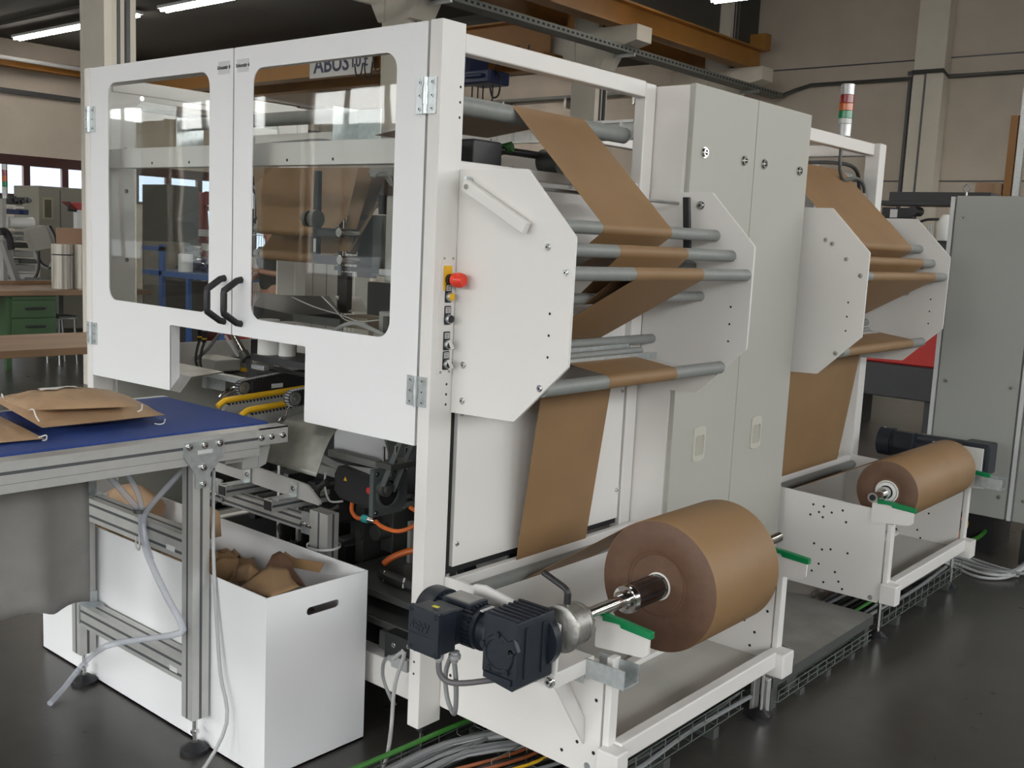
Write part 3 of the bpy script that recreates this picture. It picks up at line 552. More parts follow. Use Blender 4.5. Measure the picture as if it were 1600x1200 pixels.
# ------------------------------------------------------------------ unwinders
def unwinder(y0, lb, ztop=(0.602, 0.59), cutfront=0.478):
    yn, yf = y0+0.10, y0+1.16
    r = root('paper_unwinder', (0.35, y0+0.63, 0), lb, 'unwinder', 'white unwinder frames on the right side')
    hole = [(0.045, 0.284), (0.504, 0.40), (0.619, 0.392), (0.506, 0.20), (0.575, 0.30), (0.56, 0.245), (0.53, 0.335)]
    if y0 > 1: hole = [(0.30+dx, 0.55-dz) for dx, dz in ((0, 0), (0.05, 0.0), (0.09, 0.02), (0.03, 0.03), (-0.01, 0.05), (0.05, 0.05), (0.14, 0.0), (0.16, 0.05), (0.02, 0.18), (0.06, 0.20), (0.18, 0.19), (0.05, 0.27), (0.02, 0.31), (0.13, 0.29), (0.15, 0.33), (0.17, 0.36), (0.08, 0.35), (0.10, 0.19))]
    for k, y in enumerate((yn, yf)):
        if k == 0 and y0 < 1: out = [(0.002, 0.165), (0.58, 0.155), (0.64, 0.19), (0.64, 0.485), (0.478, 0.485), (0.478, 0.588), (0.05, 0.606), (0.002, 0.606)]
        else: out = [(0.002, 0.168), (0.632, 0.168), (0.64, 0.19), (0.638, 0.585), (0.002, 0.605)]
        b = M(); b.plate(rpoly(out, 0.008, 3), [], 'y', y-0.005, y+0.005)
        holes(b, [(x, y-0.005, z) for x, z in hole], (0, -1, 0), 0.0055, 1)
        if k == 0 and y0 < 1: b.cyl((0.62, y-0.0055, 0.232), (0.62, y-0.005, 0.232), 0.006, 1, 12)
        b.cyl((0.60, y-0.006, 0.185), (0.60, y-0.0055, 0.185), 0.011, 2, 16)
        s = fin('side_plate', b, [WH, DK, ZN], r, bevel=0.001)
        # inner flange post and corner block
        q = M(); q.box(0.645, 0.668, y-0.004, y+0.036, 0.21, 0.53 if k == 0 else 0.60); q.prism([(0.668, 0.25), (0.70, 0.23), (0.70, 0.21), (0.668, 0.21)], 'y', y, y+0.03); fin('corner_post', q, WH, r, bevel=0.004)
        fin('corner_block', M().box(0.648, 0.722, y-0.035 if k == 0 else y-0.06, y+0.025, 0.178, 0.268), WH, r, bevel=0.006)
    fin('front_rail', M().box(0.655, 0.695, yn+0.025, yf-0.06, 0.215, 0.275), WH, r, bevel=0.006)
    fin('rear_rail', M().box(0.002, 0.03, yn, yf, 0.55, 0.60), WH, r, bevel=0.004)
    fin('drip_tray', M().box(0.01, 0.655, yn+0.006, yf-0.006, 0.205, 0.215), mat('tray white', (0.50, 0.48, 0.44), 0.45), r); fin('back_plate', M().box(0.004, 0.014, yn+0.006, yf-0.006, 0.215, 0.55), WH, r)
    b = M(); b.box(0.30, 0.34, yn+0.01, yf-0.01, 0.215, 0.235); fin('tray_fold', b, WH, r, bevel=0.004)
    x, z, rr = ROL['I']; fin('idler_roller', M().cyl((x, yn+0.008, z), (x, yf-0.008, z), rr, 0, 30), RG, r)
    for y in ((yn+0.03, yf-0.05) if y0 > 1 else (yf-0.03,)):
        fin('levelling_foot', M().cyl((0.635, y, 0.03), (0.635, y, 0.178), 0.009, 1, 12).cyl((0.635, y, 0), (0.635, y, 0.012), 0.045, 0, 24).cyl((0.635, y, 0.012), (0.635, y, 0.032), 0.04, 0, 24, r2=0.014), [BK, CH], r)
    # shaft cradles with green sliding pads
    for k, y in enumerate((yn+0.05, yf) if y0 < 1 else (yn, yf)):
        yy = y-0.012 if not (k == 0 and y0 > 1) else y-0.014
        c = M(); c.plate(rpoly([(0.575, 0.53), (0.74, 0.545), (0.757, 0.56), (0.757, 0.612), (0.575, 0.622)], 0.006, 3), [], 'y', yy-0.004, yy+0.004)
        cr_ = fin('shaft_cradle', c, WH, r)
        g = M(); g.prism([(0.60, 0.617), (0.66, 0.622), (0.664, 0.612), (0.765, 0.606), (0.765, 0.626), (0.67, 0.634), (0.60, 0.637)], 'y', yy-0.011, yy+0.011)
        fin('sliding_pad', g, GR, cr_, label='green plastic sliding pad', bevel=0.002)
    return r
uw = unwinder(0.0, 'near white paper unwinder frame carrying the large roll and dark gear motor')
# motor mounting on the near unwinder
A_ = W(867, 1077, 'y', -0.09)
fin('motor_plate', M().plate(rpoly([(0.30, 0.52), (A_.x-0.12, A_.z-0.01), (A_.x, A_.z), (A_.x+0.008, 0.665), (0.34, 0.705), (0.30, 0.70)], 0.004, 2), [], 'y', -0.096, -0.086), WH, uw, bevel=0.001)
fin('motor_shelf', M().box(0.53, A_.x-0.004, -0.086, 0.096, 0.476, 0.522), WH, uw, bevel=0.003); fin('cradle_shelf', M().box(0.40, 0.64, 0.105, 0.16, 0.475, 0.485), WH, uw, bevel=0.002)
B = M(); g4 = [Vector((A_.x-0.012, -0.088, A_.z+0.01)), Vector((0.506, 0.094, 0.42)), Vector((0.577, 0.094, 0.323)), Vector((0.580, 0.094, 0.244))]; o4 = Vector((0.006, 0, 0.003))
B.add(g4+[p+o4 for p in g4], [(0, 1, 2, 3), (7, 6, 5, 4), (0, 4, 5, 1), (1, 5, 6, 2), (2, 6, 7, 3), (3, 7, 4, 0)]); fin('motor_gusset', B, WH, uw)
pb = W(859, 1065, 'y', -0.097); bolt(uw, (pb.x, -0.096, pb.z), (0, -1, 0), 0.013, 0.012)
c = M(); cx_, cz_, cy_ = 0.60, 0.645, -0.073; c.lathe((cx_, cy_, cz_), (0, 1, 0), [(-0.008, 0.050), (0.0, 0.066), (0.006, 0.068), (0.010, 0.066), (0.012, 0.060), (0.055, 0.060), (0.058, 0.057), (0.066, 0.057), (0.070, 0.060), (0.080, 0.058), (0.090, 0.053), (0.096, 0.03), (0.098, 0.026), (0.105, 0.026)], 0, 48)
for k in range(8): a = k*PI/4+0.3; c.cyl((cx_+0.046*math.cos(a), cy_+0.09, cz_+0.046*math.sin(a)), (cx_+0.046*math.cos(a), cy_+0.094, cz_+0.046*math.sin(a)), 0.006, 1, 10)
ch = fin('safety_chuck', c, [CA, DK], uw, bevel=0.001)
fin('chuck_lever', M().cyl((0.60, -0.045, 0.71), (0.60, -0.045, 0.74), 0.010, 0, 14).tube([(0.60, -0.045, 0.733), (0.595, -0.045, 0.748), (0.57, -0.043, 0.757), (0.505, -0.035, 0.772)], 0.009, smooth=2), BK, ch); fin('lever_bolt', M().cyl((0.60, -0.045, 0.695), (0.60, -0.045, 0.712), 0.008, 0, 12), CH, ch)
b = M(); b.box(0.60, 0.735, 0.055, 0.060, 0.475, 0.525).box(0.60, 0.735, 0.125, 0.130, 0.475, 0.525).box(0.55, 0.735, 0.055, 0.130, 0.470, 0.476).box(0.50, 0.60, 0.05, 0.056, 0.45, 0.49)
fin('cable_channel', b, ZN, uw, label='shiny galvanised channel', bevel=0.001)
# ------------------------------------------------------------------ gear motor on the near unwinder
gm = root('gear_motor', (0.36, -0.12, 0.47), 'blue-black gear motor with terminal box at the near unwinder', 'motor')
g = M(); x0, x1, ya, yb, z0, z1 = 0.468, 0.585, -0.185, -0.035, 0.505, 0.685
g.plate(rpoly([(x0, z0+0.02), (x0+0.02, z0), (x1-0.01, z0-0.01), (x1, z0), (x1, z1), (x0, z1)], 0.006, 2), [], 'y', ya, yb)
for k in range(7): g.box(x0+0.004, x1-0.002, ya+0.006+k*0.021, ya+0.014+k*0.021, z1, z1+0.004)
for k in range(2): g.box(x1, x1+0.004, ya+0.03+k*0.07, ya+0.045+k*0.07, z0+0.02, z1-0.02)
g.lathe((0.522, ya, 0.585), (0, -1, 0), [(-0.01, 0.052), (0.003, 0.052), (0.006, 0.049), (0.006, 0.040), (0.002, 0.039), (0.002, 0.01)], 0, 36)
for k in range(5): a = k*2*PI/5+0.35; g.cyl((0.522+0.052*math.cos(a), ya, 0.585+0.052*math.sin(a)), (0.522+0.052*math.cos(a), ya-0.010, 0.585+0.052*math.sin(a)), 0.009, 0, 12); g.cyl((0.522+0.052*math.cos(a), ya-0.010, 0.585+0.052*math.sin(a)), (0.522+0.052*math.cos(a), ya-0.0105, 0.585+0.052*math.sin(a)), 0.004, 1, 8)
g.box(x0+0.01, x1-0.012, ya-0.008, ya+0.01, z0+0.006, z0+0.022); g.beam((x0+0.09, ya-0.004, z1-0.055), (x1-0.012, ya-0.004, z1-0.085), 0.012, 0.05, 0)
g.lathe((0.535, yb-0.02, 0.595), (0, 1, 0), [(0, 0.078), (0.026, 0.078), (0.028, 0.07), (0.03, 0.05)], 0, 36)
fin('gearbox', g, [NV, DK], gm, bevel=0.003)
c = M(); my, mz = -0.115, 0.605
c.lathe((0.470, my, mz), (-1, 0, 0), [(0, 0.066), (0.012, 0.066), (0.014, 0.052), (0.05, 0.052), (0.052, 0.062), (0.064, 0.062), (0.066, 0.056), (0.25, 0.056)], 0, 36)
for k in range(28):
    a = k*2*PI/28; c.beam((0.398, my+0.058*math.cos(a), mz+0.058*math.sin(a)), (0.255, my+0.058*math.cos(a), mz+0.058*math.sin(a)), 0.0035, 0.012, 0, up=(0, math.cos(a), math.sin(a)))
fin('motor_body', c, NV, gm)
c = M(); c.lathe((0.258, my, mz), (-1, 0, 0), [(0, 0.07), (0.05, 0.07), (0.062, 0.064), (0.066, 0.05), (0.067, 0.02)], 0, 36); fc = fin('fan_cover', c, NV, gm)
fin('name_plate', M().box(0.29, 0.375, my-0.03, my+0.03, mz+0.066, mz+0.069), ST, gm)
fin('plate_base', M().box(0.28, 0.385, my-0.038, my+0.038, mz+0.045, mz+0.066), NV, gm, bevel=0.002)
t = M(); t.box(0.277, 0.382, -0.262, -0.20, 0.555, 0.672); t.box(0.273, 0.386, -0.275, -0.258, 0.55, 0.677); t.box(0.284, 0.374, -0.20, -0.165, 0.565, 0.665)
tb = fin('terminal_box', t, NV, gm, bevel=0.004)
for x, z in ((0.284, 0.562), (0.375, 0.562), (0.284, 0.665), (0.375, 0.665)): bolt(tb, (x, -0.275, z), (0, -1, 0), 0.006, 0.004, NV, 'screw')
q = M(); q.text('SEW', 0.036, TXf((0.317, -0.2752, 0.624), (1, 0, 0), (0, 0, 1)), 0, 0.002, 0.0014); q.box(0.273, 0.386, -0.2765, -0.275, 0.601, 0.603); fin('raised_lettering', q, NV, tb)
fin('yellow_sticker', M().box(0.33, 0.35, -0.245, -0.232, 0.677, 0.6776), mat('yellow sticker', (0.75, 0.68, 0.03), 0.5), tb)
fin('brand_sticker', M().box(0.42, 0.432, -0.15, -0.10, 0.664, 0.667), LB, gm)
for x, y, s in ((0.355, -0.235, 1.0), (0.38, -0.20, 1.3)):
    fin('cable_gland', M().lathe((x, y, 0.553), (0, 0, -1), [(0, 0.010*s), (0.008, 0.010*s), (0.009, 0.013*s), (0.02, 0.013*s), (0.024, 0.009*s), (0.032, 0.007*s)], 0, 12), GP, gm)
fin('motor_cable', M().tube([(0.355, -0.235, 0.525), (0.36, -0.235, 0.495), (0.38, -0.225, 0.475), (0.42, -0.20, 0.475), (0.49, -0.12, 0.485), (0.53, -0.03, 0.47)], 0.008), mat('brown-grey cable', (0.13, 0.12, 0.125), 0.5), gm)
fin('motor_cable', M().tube([(0.38, -0.20, 0.52), (0.38, -0.19, 0.46), (0.355, -0.16, 0.37), (0.31, -0.12, 0.325), (0.265, -0.10, 0.35), (0.255, -0.10, 0.42), (0.30, -0.13, 0.49), (0.355, -0.18, 0.53)], 0.007), CB, gm)
gm.location = gm.location+Vector((0.022, -0.075, 0.026))
# ================================================================== grey two-door cabinet between the units
cab = root('machine_cabinet', (-0.4, 1.66, 0.1), 'tall grey two-door cabinet standing between the two paper units', 'cabinet')
XC = 0.165
fin('body', M().box(-0.045, XC-0.022, 1.166, 2.15, 0.13, 2.286), WH, cab, bevel=0.003)
fin('front_sheet', M().box(-0.01, XC-0.024, 1.160, 1.166, 0.60, 2.284).box(0.02, XC-0.03, 1.158, 1.160, 1.892, 1.99), WH, cab)
for k, (y0, y1) in enumerate(((1.164, 1.654), (1.658, 2.152))):
    d = fin('door', M().box(XC-0.022, XC, y0, y1, 0.13, 2.29), GC, cab, bevel=0.003)
    for y, z in (((1.251, 2.046), (1.563, 2.043)) if k == 0 else ((1.733, 2.044), (2.064, 2.042))):
        q = M(); q.cyl((XC, y, z), (XC+0.005, y, z), 0.021, 0, 24); q.cyl((XC+0.005, y, z), (XC+0.012, y, z), 0.016, 0, 20); q.cyl((XC+0.012, y, z), (XC+0.0125, y, z), 0.010, 1, 12); q.beam((XC+0.013, y-0.009, z), (XC+0.013, y+0.009, z), 0.004, 0.004, 0, up=(0, 0, 1)); fin('quarter_turn_lock', q, [CH, DK], d)
    yc, zc = (1.365, 0.917) if k == 0 else (1.849, 0.910)
    q = M(); q.plate([(yc-0.045+0.09*i/8, zc-0.066-0.008*math.sin(PI*i/8)) for i in range(9)]+[(yc+0.045-0.09*i/8, zc+0.062+0.008*math.sin(PI*i/8)) for i in range(9)], [rrect(yc-0.034, yc+0.036, zc-0.05, zc+0.032, 0.012)], 'x', XC, XC+0.006, 0)
    q.box(XC-0.0, XC+0.001, yc-0.036, yc+0.038, zc-0.052, zc+0.034, 1); q.prism([(XC+0.001, zc-0.05), (XC+0.006, zc-0.05), (XC+0.001, zc-0.01)], 'y', yc-0.034, yc+0.036, 1)
    fin('recessed_handle', q, [mat('beige plastic', (0.55, 0.53, 0.46), 0.45), mat('beige plastic inner', (0.42, 0.40, 0.34), 0.5)], d, bevel=0.001)
for y in (1.25, 2.05): fin('plinth_leg', M().box(0.0, 0.08, y-0.04, y+0.04, 0, 0.13), DG, cab)
# ================================================================== second web unit with its own frame
wm = root('web_feed_unit', (-0.5, 2.8, 0), 'second white web feed unit behind the tall grey cabinet', 'machine')
Y2 = 2.12
post(wm, -0.05, 0.03, 3.30, 3.385, 0.13, 2.285); post(wm, -1.2, -1.15, 3.30, 3.385, 0.13, 2.285); post(wm, -0.05, 0.0, 2.16, 2.24, 0.13, 2.28)
beamx('top_beam', -0.05, 0.0, 2.24, 3.30, 2.222, 2.283, wm); beamx('top_beam', -1.15, -0.05, 3.31, 3.37, 2.222, 2.283, wm); beamx('top_beam', -1.2, -1.15, 2.16, 3.30, 2.222, 2.283, wm)
web_unit(wm, Y2, False, [(W(u, v, 'y', 2.214).x, W(u, v, 'y', 2.214).z) for u, v in ((1290, 375), (1300, 381), (1322, 405), (1344, 431), (1305, 552))])
fin('inner_panel', M().box(-0.045, -0.035, 2.24, 3.29, 0.6, 1.88), WH, wm)
b = M(); b.tube([(-0.1, 2.2, 2.12), (-0.1, 2.6, 2.13), (-0.09, 3.0, 2.16), (-0.07, 3.22, 2.15), (-0.06, 3.28, 2.05), (-0.06, 3.28, 1.8)], 0.010); fin('wire', b, CBK, wm)
fin('wire', M().tube([(-0.02, 2.91, 2.22), (-0.02, 2.92, 2.12), (-0.02, 2.98, 2.07), (-0.02, 3.12, 2.09), (-0.02, 3.24, 2.06), (-0.02, 3.27, 1.95), (-0.02, 3.27, 1.7)], 0.009), DG, wm)
fin('valve_block', M().box(-0.06, -0.01, 3.12, 3.26, 1.93, 1.99).box(-0.05, -0.01, 3.2, 3.28, 1.86, 2.02), CA, wm, bevel=0.003); fin('rear_cover', M().box(-1.1, -0.3, 3.26, 3.28, 1.9, 2.2), WP, wm)
fin('black_block', M().box(-0.20, -0.10, 2.2, 2.55, 1.84, 1.95), BK, wm, bevel=0.006)
RO2 = (0.60, 0.655, 0.139)
web_sheet(wrap(path(RO2)), 2.295, 3.10, 'paper_web', KP, label='brown kraft paper web threaded from the smaller far roll up over the rollers', cat='paper web')
r = root('paper_roll', (0.6, 2.7, 0.516), 'smaller brown kraft paper roll on the far unwinder', 'paper roll', 'kraft paper rolls on the unwinders')
paper_roll(r, RO2, 2.295, 3.10, 0.052, 0.062); fin('end_ring', M().ring((0.6, 2.285, 0.655), (0.6, 2.294, 0.655), 0.044, 0.03), WP, r)
sh = root('unwind_shaft', (0.6, 2.7, 0.63), 'steel winding shaft through the smaller far paper roll', 'shaft', 'unwinder shafts')
fin('shaft', M().cyl((0.6, 2.14, 0.655), (0.6, 3.36, 0.655), 0.017, 0, 24).cyl((0.6, 2.13, 0.655), (0.6, 2.15, 0.655), 0.022, 0, 24).cyl((0.6, 2.24, 0.655), (0.6, 2.30, 0.655), 0.026, 0, 24), CH, sh)
fin('shaft_end', M().cyl((0.6, 2.126, 0.655), (0.6, 2.131, 0.655), 0.013, 0, 16), DK, sh)
uw2 = unwinder(Y2, 'far white paper unwinder frame carrying the smaller roll')
fin('safety_chuck', M().cyl((0.6, 3.16, 0.655), (0.6, 3.26, 0.655), 0.075, 0, 36), CA, uw2); fin('motor_plate', M().box(0.44, 0.70, 3.335, 3.347, 0.54, 0.735), WH, uw2, bevel=0.002)
fin('cradle_channel', M().box(0.70, 0.83, 3.24, 3.245, 0.56, 0.61).box(0.70, 0.83, 3.31, 3.315, 0.56, 0.61).box(0.70, 0.83, 3.24, 3.315, 0.555, 0.56), ZN, uw2)
gm2 = root('gear_motor', (0.5, 3.45, 0.55), 'black gear motor half hidden behind the smaller far roll', 'motor')
fin('gearbox', M().box(0.58, 0.725, 3.35, 3.50, 0.59, 0.755), NV, gm2, bevel=0.012); fin('motor_body', M().cyl((0.58, 3.44, 0.68), (0.20, 3.44, 0.68), 0.07, 0, 24).cyl((0.20, 3.44, 0.68), (0.13, 3.44, 0.68), 0.078, 0, 24), NV, gm2); fin('terminal_box', M().box(0.24, 0.34, 3.33, 3.39, 0.67, 0.76), NV, gm2, bevel=0.004)
# signal tower on the second frame
r = root('signal_tower', (-0.02, 2.93, 2.283), 'stacked signal tower, red orange green, on the far white frame', 'signal light')
def seg_(n_, z0, z1, m, rr=0.034, lb=None): return fin(n_, M().cyl((-0.02, 2.93, z0), (-0.02, 2.93, z1), rr, 0, 32), m, r, label=lb, bevel=0.002)
al2 = mat('satin aluminium', (0.42, 0.42, 0.42), 0.35, 0.8)
seg_('base', 2.283, 2.345, al2); seg_('clear_segment', 2.345, 2.372, mat('clear segment', (0.55, 0.58, 0.55), 0.2)); seg_('green_segment', 2.372, 2.410, mat('green lens', (0.0, 0.20, 0.07), 0.15), lb='dark green lens')
seg_('orange_segment', 2.410, 2.447, mat('orange lens', (0.50, 0.10, 0.01), 0.15), lb='orange lens'); seg_('red_segment', 2.447, 2.488, mat('red lens', (0.25, 0.012, 0.012), 0.15), lb='dark red lens'); seg_('cap', 2.488, 2.542, al2)
# ================================================================== grey steel electrical cabinets at the right edge
def ecab(x0, x1, lb, eye):
    r = root('electrical_cabinet', ((x0+x1)/2, 4.2, 0), lb, 'cabinet', 'grey steel electrical cabinets')
    fin('body', M().box(x0+0.012, x1-0.003, 4.02, 4.5, 0.235, 2.045), GS, r, bevel=0.003); fin('plinth', M().box(x0+0.15, x1-0.08, 4.08, 4.46, 0.0, 0.235), BK, r)
    d = fin('door', M().box(x0+0.03, x1-0.006, 4.0, 4.02, 0.235, 2.055), GS, r, bevel=0.004)
    for x in (x0+0.075, x1-0.05):
        for z in (0.36, 0.99, 1.93): bolt(d, (x, 4.0, z), (0, -1, 0), 0.010, 0.005, ST, 'door_lock')
    fin('edge_profile', M().box(x0, x0+0.022, 3.995, 4.02, 0.235, 2.05), LB, r)
    if eye: e = M(); e.tube([(x0+0.07, 4.03, 2.05), (x0+0.07, 4.03, 2.08), (x0+0.05, 4.03, 2.10), (x0+0.07, 4.03, 2.125), (x0+0.09, 4.03, 2.10), (x0+0.07, 4.03, 2.08)], 0.006); fin('lifting_eye', e, ST, r)
ecab(0.195, 0.675, 'grey steel electrical cabinet with lifting eye at the right edge', True)
ecab(0.68, 1.30, 'grey steel electrical cabinet cut off by the right picture edge', False)
gl = [(0.30, 0.06), (0.34, 0.03), (0.37, 0.09), (0.33, 0.12), (0.4, 0.05), (0.44, 0.08)]
for i in range(9):
    a = random.Random(i); z = 0.012+0.012*(i % 3); y = 3.62+0.02*i
    fin('floor_cable', M().tube([(0.40+a.uniform(-.05, .05), 3.45, z+0.08), (0.52, y, z), (0.70+0.02*i, y-0.1+0.03*(i % 4), z), (0.83, y+0.05, z+0.01), (0.90, 4.0, 0.12), (0.88, 4.2, 0.16)], 0.008), (CL, CL, CB)[i % 3], label='pale cable lying in a loop on the floor under the grey cabinets', cat='cable', group='pale floor cables under the grey cabinets')
fin('floor_cable', M().tube([(0.40, 3.5, 0.10), (0.47, 3.75, 0.09), (0.55, 3.95, 0.11), (0.55, 4.15, 0.14)], 0.012), CG, label='bright green cable on the floor below the grey cabinet', cat='cable')
for i, m in enumerate((CB, OR, YL)):
    fin('hanging_wire', M().tube([(0.42+0.02*i, 3.97, 0.06+0.02*i), (0.40+0.03*i, 4.06, 0.16), (0.34+0.03*i, 4.12, 0.2), (0.46, 4.1, 0.04)], 0.005), m, label=('thin grey wire', 'thin orange wire', 'thin yellow wire')[i]+' hanging below the grey cabinet at the right', cat='wire')
fin('socket_strip', M().box(0.77, 0.90, 3.99, 4.07, 0.0, 0.20), BK, label='black connector block on the floor under the rightmost cabinet', cat='connector')
# ================================================================== floor platform, legs, wire trays, cables
pf = root('floor_platform', (0.3, 1.7, 0), 'flat grey steel floor platform between the two unwinders', 'platform')
PS = mat('worn steel plate', (0.20, 0.195, 0.18), 0.42, 0.3, var=0.25, scale=6)
fin('deck_plate', M().box(-0.1, 0.642, 1.20, 2.16, 0.122, 0.13), PS, pf); fin('deck_edge', M().box(0.632, 0.644, 1.20, 2.16, 0.088, 0.128), DG, pf)
for y in (1.20, 2.08): fin('platform_leg', M().box(0.58, 0.64, y, y+0.05, 0, 0.12), DG, pf)
fin('platform_leg', M().box(0.632, 0.644, 1.32, 1.40, 0.045, 0.09), DG, pf)
pl = root('profile_stand', (0.60, 1.22, 0), 'short aluminium profile stub standing under the platform corner', 'support')
fin('profile', M().box(0.585, 0.64, 1.165, 1.195, 0, 0.13).box(0.575, 0.59, 1.16, 1.175, 0, 0.13, 0), AL, pl, bevel=0.003)
def basket(x0, x1, y0, y1, z0, z1, lb, st=0.085):
    r = root('wire_basket_tray', ((x0+x1)/2, (y0+y1)/2, z0), lb, 'cable tray', 'wire basket trays under the machine'); t = 0.0025
    b = M(); ny_ = int((y1-y0)/st); t = 0.0019
    for i in range(ny_+1):
        y = y0+i*st; b.cyl((x0, y, z0), (x1, y, z0), t, 0, 5); b.cyl((x0, y, z0), (x0, y, z1), t, 0, 5); b.cyl((x1, y, z0), (x1, y, z1), t, 0, 5)
    for x, z in [(x0, z1), (x1, z1), (x0, (z0+z1)/2), (x1, (z0+z1)/2)]+[(x0+(x1-x0)*k/4, z0) for k in range(5)]: b.cyl((x, y0, z), (x, y1, z), t, 0, 5)
    fin('wire_mesh', b, mat('tray wire', (0.20, 0.235, 0.215), 0.45, 0.6), r)
    for y in (y0+0.2, (y0+y1)/2, y1-0.2): fin('tray_support', M().box(x0-0.005, x1+0.005, y-0.02, y+0.02, 0, z0-0.004), DG, r)
basket(0.02, 0.15, -0.60, 1.10, 0.05, 0.085, 'wire basket tray below the near machine post')
basket(0.30, 0.60, 0.02, 1.06, 0.045, 0.115, 'wire basket tray below the near unwinder')
basket(0.30, 0.64, 2.28, 3.40, 0.045, 0.115, 'wire basket tray below the far unwinder')
basket(0.40, 0.655, 1.23, 2.12, 0.03, 0.075, 'low wire basket tray under the steel platform')
rnd = random.Random(5)
for i in range(22):
    x0 = 0.05+0.012*(i % 9)+rnd.uniform(-.004, .004); x1 = x0+rnd.uniform(-0.02, 0.28); z = 0.062+0.012*(i//7)
    fin('tray_cable', M().tube([(x0, -0.62, z), (x0+0.02, -0.30, z), (x0+0.03, 0.05, z), (x1, 0.45, z), (x1+0.06, 0.8, z), (x1+0.07, 1.1, z)], rnd.choice((0.005, 0.007, 0.006)), seg=7), rnd.choice((CB, CL, CB, CL)), label='grey cable running in the wire basket below the near post', cat='cable', group='grey cables in the wire basket')
for i in range(14):
    x0 = 0.32+0.022*i; z = 0.066+0.012*(i % 2)
    fin('tray_cable', M().tube([(x0-0.14, -0.3, 0.075), (x0-0.05, 0.0, z+0.02), (x0, 0.3, z), (x0+rnd.uniform(-.02, .02), 0.7, z), (x0, 1.1, z)], rnd.choice((0.006, 0.008)), seg=7), rnd.choice((CB, CBK, CB, DG)), label='dark cable in the wire basket below the near unwinder', cat='cable', group='dark cables in the wire basket')
for i in range(10):
    x0 = 0.34+0.033*i; z = 0.062+0.012*(i % 2)
    fin('tray_cable', M().tube([(x0, 2.30, z), (x0+rnd.uniform(-.02, .02), 2.8, z), (x0, 3.36, z)], 0.008, seg=7), rnd.choice((CG, CBK, CB)), label='cable in the wire basket below the far unwinder', cat='cable', group='cables below the far unwinder')
fin('tray_cable', M().tube([(0.01, -0.5, 0.10), (0.03, -0.2, 0.10), (0.04, 0.1, 0.098), (0.05, 0.4, 0.095), (0.05, 1.0, 0.09)], 0.0085), CG, label='bright green cable in the wire basket beside the near post', cat='cable')
for k, (x0, c, l) in enumerate(((0.20, mat('dull orange cable', (0.32, 0.09, 0.03), 0.5), 'orange'), (0.24, MATS['dull orange cable'], 'orange'), (0.28, YL, 'yellow'))):
    fin('tray_cable', M().tube([(x0, -0.45, 0.11), (x0+0.03, -0.15, 0.105), (x0+0.09, 0.15, 0.09), (x0+0.1, 0.5, 0.08)], 0.006), c, label=('short orange cable end nearest the post in the wire basket', 'orange cable next to the yellow one in the wire basket', 'yellow cable in the wire basket under the near unwinder')[k], cat='cable')
for k, rr in enumerate((0.10, 0.12, 0.135)):
    c0 = Vector((0.50, 1.33, 0.14+0.01*k)); fin('cable_coil', M().tube([(c0.x+rr*1.05*math.cos(a*PI/10-1.2), c0.y+rr*math.sin(a*PI/10-1.2), c0.z) for a in range(19)], 0.005, smooth=2), CB, label='grey cable loop lying on the steel platform behind the near roll', cat='cable', group='cable loops on the platform')
# ================================================================== conveyor table
tb_ = root('conveyor_table', (-0.92, -0.9, 0), 'aluminium profile conveyor table with a blue belt in front of the doors', 'conveyor')
def profile(x0, x1, y0, y1, z0, z1, axis, par, name='profile', n_=1, faces=None):
    b = M(); b.box(x0, x1, y0, y1, z0, z1)
    e = 0.0006; g = 0.0045
    if axis == 'z':
        for xx in (x0, x1): c = (y0+y1)/2; b.box(xx-e, xx+e, c-g, c+g, z0+0.001, z1-0.001, 1)
        for y_ in (y0, y1): c = (x0+x1)/2; b.box(c-g, c+g, y_-e, y_+e, z0+0.001, z1-0.001, 1)
    if axis == 'y':
        for xx in (x0, x1):
            for k in range(n_): c = z0+(z1-z0)*(k+0.5)/n_; b.box(xx-e, xx+e, y0+0.001, y1-0.001, c-g, c+g, 1)
        for zz in (z0, z1): c = (x0+x1)/2; b.box(c-g, c+g, y0+0.001, y1-0.001, zz-e, zz+e, 1)
    if axis == 'x':
        for y_ in (y0, y1):
            for k in range(n_): c = z0+(z1-z0)*(k+0.5)/n_; b.box(x0+0.001, x1-0.001, y_-e, y_+e, c-g, c+g, 1)
        for zz in (z0, z1): c = (y0+y1)/2; b.box(x0+0.001, x1-0.001, c-g, c+g, zz-e, zz+e, 1)
    return fin(name, b, [AL, AG], par)
YT = -2.05
